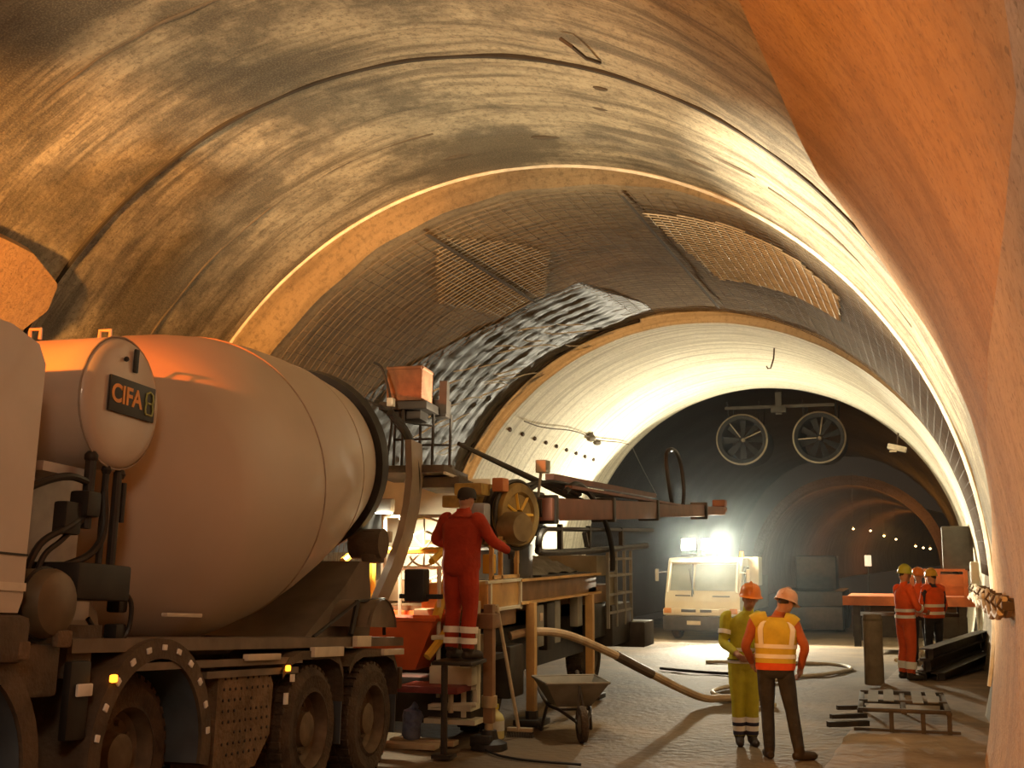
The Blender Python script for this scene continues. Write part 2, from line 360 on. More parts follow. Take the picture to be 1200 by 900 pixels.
rows = [[(sx(y) - .03, y, fz(0, y) - .05), (sx(y), y, fz(0, y) + .045), (sx(y) + .02, y, fz(0, y) + .055)] + [(sx(y) + .02 + (1.9 - sx(y)) * k / 8, y, fz(0, y) + .055 + .012 * math.sin(k * 2.7 + y * 3.1) + (.03 * (k - 5) if k > 5 else 0)) for k in range(1, 9)] for y in sy]
tag(MB().grid(rows).build('floor.002', slab_m), kind='structure')
# drip stubs and rods sticking out of the lining
rod = mat('rusty_rod', (.08, .055, .035), .8, .3)
b = MB(); p = vp(SB, 11.3, 68.9, 0); q = vp(SB, 11.9, 67.4, .02)
b.tube([p + Vector((-.12, 0, -.02)), p + Vector((0, 0, -.12)), (p + q) / 2 + Vector((0, 0, -.1)), q], .022, 6); b.build('bent_rod', rod, main)
b = MB(); p = vp(SD, 29.5, 76, 0); b.tube([p, p + Vector((-.02, 0, -.25)), p + Vector((-.10, 0, -.5)), p + Vector((-.17, 0, -.5)), p + Vector((-.2, 0, -.44))], .02, 6)
b.build('hanging_hook', rod, inn)
# shallow spalls in the old lining
spall_m = mat('spall', (.10, .078, .052), .95, bump=.8)
for (y, t, l, w) in ((15.6, 96.2, .28, .08), (15.2, 83, .22, .07), (14.2, 57, .4, .05), (15.0, 62, .25, .05), (13.7, 72, .12, .05), (10.6, 87, .12, .06), (10.4, 80, .10, .04), (12.9, 70, .1, .04)):
    c = vp(SB, y, t, .0); tang = Vector((-math.sin(R(t)), 0, math.cos(R(t)))); nrm = Vector((math.cos(R(t)), 0, math.sin(R(t))))
    M = Matrix((tang, Vector((0, 1, 0)), nrm)).transposed()
    MB().ball(c, (l, w, .03), 10, rot=M).build('spall', spall_m, main)
# row of anchor plates on the pale lining
for k in range(9):
    y = 27.0 + k * 1.02; t = 141.3 + .25 * k; c = vp(SD, y, t, .03)
    MB().ball(c, (.05, .09, .06), 8).build('anchor_plate', rod, inn)
# rag of waterproofing left on an anchor
b = MB(); c = vp(SD, 33.0, 136.6, .12)
for d, r in (((0, 0, 0), (.14, .2, .12)), ((.12, .25, -.12), (.12, .2, .08)), ((-.02, .15, .12), (.06, .1, .1))): b.ball(c + Vector(d), r, 9)
b.build('torn_membrane', mat('torn_membrane', (.10, .085, .06), .9), inn)

# ------------------------------------------------------------------ concrete mixer truck (x towards the viewer's side, y to its rear, z up)
white_p = mat('dusty_white_paint', (.52, .445, .37), .38, 0, .10, 1.5, dirt=(.42, .34, .26), dirt_amt=.55, coat=.25)
drum_p = mat('drum_paint', (.50, .42, .345), .5, 0, .08, 1.2, dirt=(.48, .38, .29), dirt_amt=.5, coat=.08)
black = mat('black_steel', (.022, .019, .017), .55, .2, .4)
frame_m = mat('muddy_frame', (.085, .062, .043), .75, .1, .4, 5, dirt=(.16, .115, .07), dirt_amt=.7, bump=.4)
mud = mat('caked_mud', (.20, .14, .085), .95, 0, .35, 7, bump=1.2, bscale=22, dirt=(.10, .07, .045), dirt_amt=.7)
rubber = mat('muddy_rubber', (.055, .040, .028), .92, 0, .4, 9, bump=.8, bscale=40, dirt=(.13, .09, .055), dirt_amt=.7)
liner = mat('blue_grey_plastic', (.07, .095, .125), .6, 0, .3, 4, dirt=(.09, .08, .07), dirt_amt=.35)
panel_w = mat('pale_strip', (.62, .56, .46), .4, 0, .15)
refl = mat('white_reflector', (.85, .85, .82), .25)
amber = mat('amber_lens', (.9, .35, .05), .3, emit=(1.0, .30, .02), estr=3.5)
rim_m = mat('muddy_rim', (.17, .125, .08), .7, .3, .4, 8, dirt=(.09, .065, .045), dirt_amt=.6)
hose_m = mat('black_hose', (.015, .014, .014), .45, 0, .3)

tr = thing('concrete_mixer_truck', 'huge dusty white concrete mixer truck with a round water tank behind its cab', 'truck', (-5.05, 10.6, 0), rot=(R(-4), 0, R(3.5)))
def X(a, b_, c): return Vector((a, b_, c))
def wheel(y, x0, w, rad=.52, parent=tr):
    """outer face at x0, going inward by w"""
    t = MB(); pr = [(.60, 0), (.66, -.015), (.86, .0), (.965, -.03), (1.0, -.06), (1.0, -w + .06), (.965, -w + .03), (.86, -w), (.60, -w)]
    t.lathe([(r * rad, h) for r, h in pr], (x0, y, rad), (1, 0, 0), 36)
    for k in range(36):                                               # tread blocks
        a = 2 * math.pi * k / 36; M = Matrix.Rotation(a, 3, 'X')
        for sx_ in (-.09, -w + .09): t.box(X(x0 + sx_, y, rad) + M @ X(0, 0, rad * 1.0), (.10, .055, .03), M)
    tire = t.build('tire', rubber, parent, angle=30)
    return tire
def rim(y, x0, rad, parent):
    t = MB(); t.lathe([(.61 * rad, -.005), (.58 * rad, -.03), (.55 * rad, -.11), (.48 * rad, -.145), (.31 * rad, -.15), (.28 * rad, -.10), (.27 * rad, -.05), (.2 * rad, -.035), (.001, -.035)], (x0, y, rad), (1, 0, 0), 30)
    o = t.build('rim', rim_m, parent, angle=30)
    n = MB()
    for k in range(10):
        a = 2 * math.pi * k / 10; n.cone((x0 - .15, y + .40 * rad * math.cos(a), rad + .40 * rad * math.sin(a)), (x0 - .115, y + .40 * rad * math.cos(a), rad + .40 * rad * math.sin(a)), .02, n=6)
    tag(n.build('wheel_nut', rim_m, parent, angle=30), kind='stuff')
for y in (0, -1.36, -3.8, -5.72):
    for x0 in ((0, -2.5 + .31) if y > -2 else (-.20, -2.3 + .31)):
        w = wheel(y, x0, .31); rim(y, x0, .52, w)
    if y > -2:
        for x0 in (-.36, -2.5 + .67): wheel(y, x0, .28)
# chassis
b = MB()
for x in (-.84, -1.66): b.box((x, -2.6, .98), (.09, 7.6, .30), bev=.015)
for y in (-6, -4.7, -2.6, -.7, .6, 1.15): b.box((-1.25, y, .98), (.8, .12, .2))
b.build('chassis_frame', frame_m, tr)
b = MB()
for x in (-.80, -1.70): b.box((x, -1.8, 1.20), (.14, 5.6, .14), bev=.01)
b.box((-1.25, 1.12, .86), (2.2, .10, .22), bev=.02)
b.build('subframe', frame_m, tr)
b = MB()
for y in (0, -1.36): b.cone((-.3, y, .52), (-2.2, y, .52), .10, n=12); b.ball((-1.25, y, .52), (.2, .26, .26), 12); b.box((-1.25, y, .75), (1.0, .1, .3)); b.box((-1.25, y / 2 - 1.9, .84), (.1, 4.4, .08))
for y in (-3.8, -5.72): b.cone((-.25, y, .5), (-2.25, y, .5), .08, n=10)
b.build('axle', frame_m, tr)
# fenders: the two forward ones are half hoops with a blue-grey liner
def fender(y, rad, a0, a1, parent=tr, x0=-.0, x1=-.62):
    o = MB(); rows = []
    for k in range(25):
        a = R(a0 + (a1 - a0) * k / 24)
        rows.append([X(x0, y + rr * math.cos(a), .55 + rr * math.sin(a)) for rr in (rad, rad + .13)] + [X(x1, y + (rad + .13) * math.cos(a), .55 + (rad + .13) * math.sin(a)), X(x1, y + rad * math.cos(a), .55 + rad * math.sin(a)), X(x0, y + rad * math.cos(a), .55 + rad * math.sin(a))])
    f = o.grid(rows).build('fender', frame_m, parent, angle=40)
    l = MB(); l.grid([[X(x, y + (rad - .01) * math.cos(R(a0 + (a1 - a0) * k / 24)), .55 + (rad - .01) * math.sin(R(a0 + (a1 - a0) * k / 24))) for x in (x0 - .02, x1)] for k in range(25)])
    # the closed inner side of the wheel well
    l.grid([[X(x1 - .01, y + rr * math.cos(R(a0 + (a1 - a0) * k / 24)), .55 + rr * math.sin(R(a0 + (a1 - a0) * k / 24))) for rr in (.3, rad)] for k in range(25)])
    l.build('fender_liner', liner, f, angle=40)
    return f
f2 = fender(-3.8, .60, -12, 192); f1 = fender(-5.72, .60, -10, 190)
for k in range(11):
    a = R(168 - 16.0 * k); M = Matrix.Rotation(a - math.pi / 2, 3, 'X')
    MB().box(X(.006, -3.8 + .672 * math.cos(a), .55 + .672 * math.sin(a)), (.016, .046, .038), M, bev=.005).build('reflector', refl, f2)
for y in (0, -1.36):
    b = MB(); prof = [(-.62, 1.02), (-.50, 1.12), (-.3, 1.17), (.3, 1.17), (.50, 1.12), (.60, 1.0), (.63, .72)]
    rows = [[X(x, y + u, v) for x in (.0, -.02, -.62)] for u, v in prof]
    b.grid(rows); b.grid([[X(0, y + u, v) for v in (w, w - .07)] for u, w in prof])
    f = b.build('fender', frame_m, tr, angle=40)
    MB().box((-.3, y + .64, .66), (.56, .02, .62)).build('mud_flap', liner, f)
# pale plates along the top edge
for (y, l, z, x, h) in ((-2.35, .55, 1.135, -.0, .05), (-1.15, .62, 1.16, .01, .085), (-.30, .35, 1.245, -.02, .10), (.42, .55, 1.14, .01, .06), (-2.9, .5, 1.44, -.4, .03)):
    MB().box((x, y, z), (.05, l, h), bev=.006).build('side_plate', panel_w, tr)
b = MB()
b.box((-.32, -1.9, 1.265), (.5, 5.6, .03)); b.box((-.07, -1.9, 1.235), (.03, 5.6, .08)); b.box((-.05, -2.4, 1.02), (.06, 1.5, .05)); b.box((-.05, -2.9, 1.10), (.08, 2.6, .05))
b.build('side_rail', mat('rail_paint', (.19, .15, .11), .6, .1, .3, 4, dirt=(.1, .075, .05)), tr)
# perforated side guard between the axles, caked with mud
b = MB(); y0, y1, z0, z1 = -2.95, -2.06, .32, 1.02
pl = [(y0, z0 - .06), (y1 - .24, z0), (y1 - .02, z0 + .22), (y1, z1 - .10), (y1 - .08, z1), (y0, z1)]
b.prism(pl, .34, lambda u, v, w: X(-.04 - w, u, v))
sg = b.build('side_guard', mud, tr, angle=30)
b = MB()
for i in range(9):
    for j in range(8):
        if random.random() < .86: b.cone((-.045, y0 + .10 + i * .088 + .012 * math.sin(j), z0 + .12 + j * .078), (-.034, y0 + .10 + i * .088 + .012 * math.sin(j), z0 + .12 + j * .078), .012, n=6)
h = b.build('vent_hole', black, sg, angle=0); h['kind'] = 'stuff'
MB().box((-.06, -4.62, .92), (.06, .20, .46), bev=.02).build('battery_cover', black, tr)
MB().box((-.015, -4.60, .98), (.02, .15, .075), bev=.01).build('reflector', refl, tr)
for (y, z) in ((-4.36, 1.04), (-1.93, 1.04)):
    m_ = MB().box((.02, y, z), (.03, .06, .05), bev=.015).build('marker_lamp', amber, tr)
MB().box((.01, -1.82, .96), (.02, .05, .06)).build('reflector', refl, tr)
MB().box((.0, -1.90, .80), (.02, .05, .09)).build('reflector', refl, tr)
# air tank and boxes behind the cab
b = MB(); b.lathe([(0.001, .34), (.12, .335), (.18, .30), (.20, .26), (.20, -.34), (.001, -.36)], (-.30, -4.95, 1.48), (1, 0, 0), 26)
at = b.build('air_tank', mat('brown_tank', (.16, .12, .07), .5, .1, .3, 4, dirt=(.08, .06, .04)), tr, angle=30)
MB().tube([(-.1, -4.95 + .204 * math.cos(R(a)), 1.48 + .204 * math.sin(R(a))) for a in range(0, 361, 15)], .012, 6).build('tank_strap', black, at)
b = MB(); b.box((-.5, -4.72, 1.30), (.7, .9, .12)); b.box((-.28, -5.05, 1.10), (.45, .5, .3), bev=.03); b.box((-.35, -4.55, 1.15), (.5, .26, .22), bev=.03)
b.build('step_box', frame_m, tr)
MB().box((.0, -4.88, 1.28), (.05, .14, .10), bev=.02).build('side_plate', mud, tr)
# cab, only its rear corner is in the picture
b = MB(); pl = [(-7.2, 1.42), (-5.32, 1.42), (-5.29, 1.5), (-5.29, 2.82), (-5.36, 2.92), (-5.6, 2.98), (-6.9, 2.98), (-7.25, 2.2)]
b.prism(pl, 2.4, lambda u, v, w: X(.02 - w, u, v)); cab = b.build('cab', white_p, tr, angle=30)
MB().box((.025, -6.2, 1.56), (.02, 1.82, .045)).build('cab_stripe', panel_w, cab)
MB().box((.022, -6.2, 1.735), (.012, 1.82, .012)).build('cab_seam', black, cab)
b = MB(); b.box((-.02, -5.75, 1.28), (.18, 1.0, .26), bev=.05); b.build('cab_step', frame_m, cab)
MB().box((.06, -5.3, 1.22), (.03, .10, .10), bev=.02).build('step_lamp', mud, cab)
b = MB(); b.box((.03, -6.3, 2.45), (.02, 1.0, .6), bev=.008); b.build('side_window', mat('dark_glass', (.02, .02, .022), .08), cab)
# water tank across the frame, with the maker's plate on its end
tk = MB(); tk.lathe([(.001, .03), (.20, .028), (.36, .02), (.41, .0), (.435, -.035), (.435, -1.9), (.39, -1.97), (.001, -1.98)], (-.14, -4.27, 2.79), (1, 0, 0), 48)
tk_o = tk.build('water_tank', white_p, tr, angle=40)
MB().tube([(-.165, -4.27 + .437 * math.cos(R(a)), 2.79 + .437 * math.sin(R(a))) for a in range(0, 361, 10)], .007, 6).build('tank_seam', mat('dull_seam', (.30, .25, .2), .6), tk_o)  # darker seam line round the tank end
MB().box((-.10, -4.22, 3.08), (.02, .045, .16), bev=.01).build('gauge_slot', black, tk_o)
MB().ball((-.10, -4.33, 3.07), .018, 8).build('tank_plug', black, tk_o)
for (x, y) in ((-.75, -4.42), (-.3, -4.30)):
    b = MB(); b.tube([(x - .04, y, 3.21), (x - .04, y, 3.28), (x + .04, y, 3.28), (x + .04, y, 3.21)], .014, 6); b.build('lifting_eye', white_p, tk_o)
sp = thing  # (plate built as a mesh part below)
PY, PZ, PW, PH = -4.235, 2.82, .52, .235
plate = MB().box((-.098, PY, PZ), (.02, PW, PH), bev=.008).build('sign_plate', mat('sign_black', (.018, .015, .012), .5), tr)
def text(name, s, size, loc, rot, m, parent, ext=.004, bold=.0):
    c = bpy.data.curves.new(name, 'FONT'); c.body = s; c.size = size; c.extrude = ext; c.offset = bold; c.align_x = 'CENTER'; c.align_y = 'CENTER'
    t = bpy.data.objects.new(name, c); COL.objects.link(t)
    dg = bpy.context.evaluated_depsgraph_get(); me = bpy.data.meshes.new_from_object(t.evaluated_get(dg)); me.name = name
    COL.objects.unlink(t); bpy.data.objects.remove(t)
    o = bpy.data.objects.new(name, me); COL.objects.link(o); me.materials.clear(); me.materials.append(m)
    o.location = loc; o.rotation_euler = rot; o.parent = parent; return o
sign_or = mat('sign_orange', (.80, .33, .05), .5); sign_gr = mat('sign_green', (.30, .34, .10), .5)
text('lettering', 'CIFA', .165, (-.088, PY - .075, PZ), (R(90), 0, R(90)), sign_or, plate, bold=.004)
b = MB()                                                             # the emblem: a rounded frame closed round a bent bar
def yz(u, v): return (-.084, PY + .185 + 1.2 * u, PZ + 1.3 * v)
b.tube([yz(u, v) for u, v in ((.0, .062), (.03, .05), (.036, .02), (.03, .0), (.038, -.03), (.03, -.058), (-.03, -.058), (-.038, -.03), (-.03, .0), (-.036, .02), (-.03, .05), (.0, .062))], .0075, 5)
b.tube([yz(-.02, .002), yz(.02, .002)], .0075, 5); b.build('emblem', sign_gr, plate)
# pipework hanging under the tank
b = MB()
for (y, z1, z0, r) in ((-4.50, 2.38, 1.95, .035), (-4.33, 2.36, 1.55, .022), (-4.20, 2.34, 1.55, .03), (-4.12, 2.28, 2.02, .018)): b.cone((-.18, y, z0), (-.18, y, z1), r, n=10)
b.box((-.18, -4.52, 2.1), (.14, .14, .16), bev=.02); b.ball((-.18, -4.50, 2.40), .045, 10); b.ball((-.18, -4.33, 2.34), .035, 8); b.ball((-.18, -4.18, 2.33), .04, 8)
b.box((-.25, -4.5, 1.62), (.5, .55, .22), bev=.02); b.box((-.2, -4.66, 2.0), (.1, .16, .2), bev=.02)
b.box((-.15, -4.13, 1.50), (.10, .10, .12), bev=.02); b.box((-.15, -4.13, 1.32), (.10, .12, .1), bev=.02)
b.build('valve_block', black, tr)
for pts, r in ((((-.18, -4.52, 2.24), (-.2, -4.72, 2.25), (-.25, -5.0, 2.14), (-.35, -5.2, 1.95)), .024),
               (((-.18, -4.50, 2.05), (-.16, -4.68, 1.95), (-.2, -4.90, 1.82), (-.25, -4.98, 1.55)), .022),
               (((-.18, -4.53, 2.0), (-.2, -4.70, 1.86), (-.22, -4.83, 1.75), (-.25, -4.88, 1.52)), .018),
               (((-.18, -4.33, 2.2), (-.16, -4.33, 1.95), (-.18, -4.42, 1.80), (-.22, -4.6, 1.72)), .024),
               (((-.14, -4.14, 1.60), (-.08, -4.08, 1.5), (-.10, -4.08, 1.3), (-.16, -4.22, 1.26), (-.2, -4.36, 1.4)), .016)):
    MB().tube(pts, r, 8, smooth=6).build('hose', hose_m, tr)
b = MB(); b.box((-.62, -4.60, 1.98), (.05, 1.25, .66), bev=.01); b.box((-.58, -4.95, 1.9), (.05, .12, .5), bev=.01); b.box((-.4, -4.62, 2.30), (.3, .5, .06)); b.box((-.6, -4.2, 1.45), (.1, .7, .12)); b.build('backing_panel', mat('grey_panel', (.40, .35, .33), .5, .2, .2), tr)
b = MB(); b.prism([(-5.2, 1.4), (-3.4, 1.28), (-3.5, 1.55), (-4.0, 1.72), (-5.2, 1.72)], .9, lambda u, v, w: X(-.75 - w, u, v)); b.build('front_pedestal', mat('pedestal', (.24, .2, .17), .5, .1, .2), tr)
# the drum: its own tilted axis, a bolted seam, the roller ring
DA = Vector((0, math.cos(R(12.5)), math.sin(R(12.5)))); DO = Vector((-1.25, -3.72, 2.13))
prof = [(.001, -.12), (.35, -.10), (.62, -.02), (.78, .08), (1.10, .92), (1.125, .97), (1.165, 1.35), (1.18, 1.7), (1.175, 2.15), (1.13, 2.7), (1.06, 3.2), (.97, 3.7), (.84, 4.3), (.72, 4.8), (.64, 5.1), (.60, 5.25), (.48, 5.27)]
prof = [(r * 1.11, h * 1.02) for r, h in prof]
drum = MB().lathe(prof, DO, DA, 72).build('drum', drum_p, tr, angle=40)
def dring(name, h, r, t, m):
    u = Vector((1, 0, 0)); v = DA.cross(u)
    return MB().tube([DO + DA * h + (u * math.cos(2 * math.pi * k / 60) + v * math.sin(2 * math.pi * k / 60)) * r for k in range(61)], t, 6).build(name, m, drum)
dring('weld_seam', 2.33, 1.297, .008, mat('weld', (.45, .38, .31), .5)); dring('weld_seam', 3.69, 1.094, .008, MATS['weld'])
dring('drum_lip', 5.35, .665, .03, black)
b = MB(); b.lathe([(.90, 4.46), (.99, 4.46), (.99, 4.64), (.84, 4.64)], DO, DA, 60); b.build('roller_ring', black, tr, angle=30)
b = MB()                                                             # bolted repair patch marks low on the drum
for k in range(9): 
    a = R(-52 + k * 3.2); u = Vector((1, 0, 0)); v = DA.cross(u)
    b.tube([DO + DA * (1.05 + .07 * k) + (u * math.cos(a) - v * math.sin(a)) * 1.14, DO + DA * (1.12 + .07 * k) + (u * math.cos(a) - v * math.sin(a)) * 1.155], .006, 5)
# rear support: curved cheek from the hopper down to the frame, roller brackets
cheek = mat('dusty_cheek', (.27, .205, .145), .6, .1, .25, 3, dirt=(.18, .13, .085))
b = MB(); path = [(2.02, 3.52), (2.10, 3.1), (2.02, 2.75), (1.84, 2.4), (1.55, 2.05), (1.20, 1.72), (.95, 1.45)]
rows = []
for i, (y, z) in enumerate(path):
    w = .25 - .006 * i
    rows.append([X(-.42, y - w * .5, z), X(-.42, y + w, z), X(-.50, y + w, z), X(-.50, y - w * .5, z), X(-.42, y - w * .5, z)])
b.grid(rows); b.build('rear_support', cheek, tr, angle=35)
b = MB(); rows = [[X(-2.0, q[0].y, q[0].z), X(-2.0, q[1].y, q[1].z), X(-2.08, q[1].y, q[1].z), X(-2.08, q[0].y, q[0].z), X(-2.0, q[0].y, q[0].z)] for q in rows]
b.grid(rows); b.build('rear_support', cheek, tr, angle=35)
b = MB(); b.prism([(-.55, 1.27), (1.05, 1.27), (1.1, 1.55), (.95, 2.05), (.72, 2.05), (.35, 1.78)], 1.5, lambda u, v, w: X(-.5 - w, u, v)); b.build('rear_pedestal', mat('dark_pedestal', (.17, .135, .10), .6, .1, .3, 3), tr)
b = MB(); b.box((-.48, 1.02, 2.22), (.16, .30, .34), bev=.03); b.cone((-.7, .98, 2.25), (-.35, .98, 2.25), .16, n=18); b.build('drum_roller', frame_m, tr)
MB().box((-.38, 1.20, 2.34), (.06, .08, .12), bev=.01).build('roller_bracket', panel_w, tr)
# spare chute lying over the last axle, braced
b = MB(); rows = []
for k in range(13):
    a = R(10 + 160 * k / 12); rows.append([X(-.06, .35 + .36 * math.cos(a), 1.32 + .33 * math.sin(a)), X(-.52, .35 + .36 * math.cos(a), 1.32 + .33 * math.sin(a))])
b.grid(rows); b.prism([(.35 + .36 * math.cos(R(10 + 160 * k / 12)), 1.32 + .33 * math.sin(R(10 + 160 * k / 12))) for k in range(13)], .02, lambda u, v, w: X(-.08 - w, u, v))
b.build('chute_extension', mat('chute_paint', (.20, .155, .11), .6, .1, .3, 4, dirt=(.1, .07, .05)), tr, angle=40)
b = MB(); b.tube([(-.2, -1.0, 1.28), (-.2, -.02, 1.62)], .018, 6); b.tube([(-.2, -.02, 1.62), (-.2, .68, 1.66), (-.2, .72, 1.3)], .018, 6); b.tube([(-.2, -.15, 1.3), (-.2, -.02, 1.62)], .03, 6); b.build('brace', black, tr)
# charging hopper on its frame above the drum mouth
rust = mat('rusty_hopper', (.17, .080, .042), .8, .1, .35, 6, dirt=(.08, .045, .028), bump=.4)
b = MB(); hx, hy, hz_ = -.74, 2.66, .17
for (x0, x1, y0, y1, z0, z1) in ((-.30, .30, -.26, .22, 3.92, 4.34),):
    b.box((hx, hy, (z0 + z1) / 2 + hz_), (.46, .44, z1 - z0), bev=.02)
b.tube([(hx + .22, hy - .21, 4.33 + hz_), (hx + .22, hy + .21, 4.33 + hz_), (hx - .22, hy + .21, 4.33 + hz_), (hx - .22, hy - .21, 4.33 + hz_), (hx + .22, hy - .21, 4.33 + hz_)], .025, 6)
b.build('charging_hopper', rust, tr)
b = MB(); b.box((hx, hy, 3.86 + hz_), (.62, .5, .10), bev=.01); b.box((hx + .36, hy + .25, 4.03 + hz_), (.10, .10, .42)); b.box((hx + .3, hy + .32, 3.9 + hz_), (.2, .2, .22), bev=.01); b.box((hx, hy, 3.76 + hz_), (.4, .3, .12), bev=.02)
b.build('hopper_collar', black, tr)
b = MB()
for (x, y) in ((.0, -.2), (.26, .16), (.02, .36), (.40, .42), (-.26, .2)): b.tube([(hx + x, hy + y, 3.10 + hz_), (hx + x * 1.0, hy + y, 3.84 + hz_)], .02, 6)
b.tube([(hx + .26, hy + .16, 3.5 + hz_), (hx - .26, hy + .16, 3.5 + hz_)], .014, 6); b.tube([(hx + .4, hy + .42, 3.46 + hz_), (hx + .02, hy + .36, 3.46 + hz_)], .014, 6); b.tube([(hx + .0, hy - .2, 3.66 + hz_), (hx + .26, hy + .16, 3.66 + hz_)], .014, 6)
b.tube([(hx - .1, hy - .5, 3.0 + hz_), (hx - .05, hy - .45, 3.7 + hz_), (hx - .2, hy - .42, 4.25 + hz_), (hx - .3, hy - .5, 4.35 + hz_)], .018, 6, smooth=5)
b.build('ladder_frame', black, tr)
b = MB(); b.box((hx + .10, hy + .1, 3.06 + hz_), (1.0, .95, .09), bev=.01); b.box((hx + .45, hy + .2, 2.93 + hz_), (.5, .6, .14), bev=.02); b.box((hx + .3, hy + .42, 3.14 + hz_), (.3, .12, .12))
b.build('rear_platform', frame_m, tr)
MB().box((hx + .62, hy - .1, 3.0 + hz_), (.03, .62, .03)).build('platform_edge', panel_w, tr)
b = MB(); b.tube([(-.60, 1.65, 3.80), (-.50, 2.02, 3.55), (-.46, 2.22, 3.15), (-.48, 2.25, 2.8)], .05, 8, smooth=6); b.tube([(-.9, 1.6, 3.95), (-.62, 1.95, 3.8), (-.5, 2.3, 3.45), (-.5, 2.42, 3.0)], .02, 6, smooth=6); b.build('guard_hoop', black, tr)
MB().box((-.62, 1.72, 3.93), (.08, .08, .10), bev=.01).build('work_light', mat('dull_lens', (.7, .68, .6), .3), tr)
b = MB(); b.ball((-.5, 2.15, 3.05), (.08, .12, .08), 8); b.ball((-.48, 2.25, 3.1), (.05, .08, .06), 8); b.build('mortar_splash', mat('mortar', (.5, .46, .38), .9), tr)

# ------------------------------------------------------------------ concrete spraying machine beyond the mixer (built in tunnel metres)
def part(b, name, m, root, angle=35, base=None):
    o = b.build(name, m, root, angle)
    if root is not None and (base or root.get('category')): o.location = -root.location
    return o
tan_p = mat('tan_paint', (.68, .40, .13), .5, .05, .2, 3, dirt=(.24, .15, .075), dirt_amt=.5)
brown_p = mat('brown_paint', (.27, .155, .075), .6, .05, .3, 4, dirt=(.14, .09, .05), dirt_amt=.6)
boom_p = mat('boom_red', (.20, .075, .045), .55, .05, .25, 3, dirt=(.12, .06, .04), dirt_amt=.5)
dark_p = mat('oily_steel', (.045, .038, .03), .5, .3, .4, 6)
grey_p = mat('grey_paint', (.28, .27, .23), .5, .1, .2, 4, dirt=(.15, .13, .1))
cream_p = mat('cream_paint', (.68, .63, .48), .5, 0, .12, 3, dirt=(.4, .36, .26), dirt_amt=.5)
yel_p = mat('yellow_paint', (.72, .42, .04), .45, 0, .15, 3, dirt=(.4, .25, .06), dirt_amt=.4)
org_p = mat('orange_paint', (.75, .13, .025), .45, 0, .15, 3, dirt=(.4, .12, .05), dirt_amt=.35)
sm = thing('concrete_spraying_machine', 'tan and brown concrete spraying machine with long red boom beyond the mixer truck', 'machine', (-5.6, 16.0, 0))
# chassis side
b = MB(); b.box((-5.6, 15.6, 1.60), (1.9, 3.6, .26), bev=.02); b.box((-5.6, 17.7, 1.44), (1.9, 1.5, .26), bev=.02); b.box((-5.6, 16.2, 1.30), (1.3, 6.0, .3)); part(b, 'chassis', brown_p, sm)
b = MB(); b.box((-4.60, 15.5, 1.745), (.08, 3.7, .03)); b.box((-4.60, 15.5, 1.475), (.08, 3.7, .03)); part(b, 'chassis_lip', tan_p, sm)
b = MB(); b.box((-5.0, 13.15, 1.60), (.80, 1.15, .28), bev=.02); part(b, 'tool_box', tan_p, sm)
b = MB(); b.box((-4.585, 13.66, 1.58), (.03, .05, .34)); b.box((-4.585, 13.1, 1.445), (.03, 1.2, .035)); b.box((-4.585, 13.1, 1.755), (.03, 1.2, .035)); b.box((-4.585, 12.62, 1.58), (.03, .05, .34)); part(b, 'box_frame', cream_p, sm)
b = MB(); b.box((-5.1, 13.2, 1.34), (.9, 1.0, .20), bev=.02); b.box((-4.9, 12.75, 1.0), (.2, .2, .8)); part(b, 'lower_box', brown_p, sm)
b = MB(); b.box((-4.86, 12.62, 1.62), (.3, .06, .22), bev=.02); part(b, 'box_latch', dark_p, sm)
# dark body below the deck, lockers, plates
b = MB(); b.box((-5.7, 16.0, .95), (1.5, 5.4, .75)); b.box((-5.0, 18.6, .95), (.9, 1.3, .62), bev=.03); b.box((-4.7, 19.4, .75), (.8, .7, .4), bev=.03); part(b, 'engine_cover', dark_p, sm)
for (y, z, l, h, m_) in ((14.7, 1.15, .28, .52, grey_p), (15.15, 1.12, .34, .6, dark_p), (15.45, 1.16, .26, .55, grey_p), (16.55, 1.28, .26, .50, grey_p), (17.5, 1.05, .9, .5, dark_p)):
    b = MB(); b.box((-4.72, y, z), (.12, l, h), bev=.015); part(b, 'locker', m_, sm)
b = MB(); b.box((-4.655, 14.70, 1.26), (.02, .12, .10), bev=.01); part(b, 'warning_plate', mat('pale_plate', (.7, .55, .42), .5), sm)
# stabilizer legs with foot plates
for (y, x) in ((13.98, -4.55), (16.65, -4.55)):
    b = MB(); b.box((x, y, .80), (.11, .11, 1.35), bev=.01); l = part(b, 'stabilizer_leg', tan_p, sm)
    b = MB(); b.box((x, y, .07), (.36, .36, .07), bev=.015); b.cone((x, y, .08), (x, y, .2), .08, n=10); o = b.build('foot_plate', dark_p, l)
# wheels
for y in (13.55, 18.2):
    for x in (-4.92, -6.25):
        b = MB(); b.lathe([(.30, 0), (.34, -.02), (.45, 0), (.50, -.04), (.52, -.08), (.52, -.26), (.45, -.32), (.30, -.32)], (x, y, .52), (1, 0, 0), 32)
        for k in range(30): 
            M = Matrix.Rotation(2 * math.pi * k / 30, 3, 'X'); b.box(X(x - .17, y, .52) + M @ X(0, 0, .52), (.24, .045, .03), M)
        t = part(b, 'tire', rubber, sm); b = MB(); b.lathe([(.31, -.01), (.29, -.08), (.15, -.12), (.12, -.03), (.001, -.03)], (x, y, .52), (1, 0, 0), 24); b.build('rim', grey_p, t)
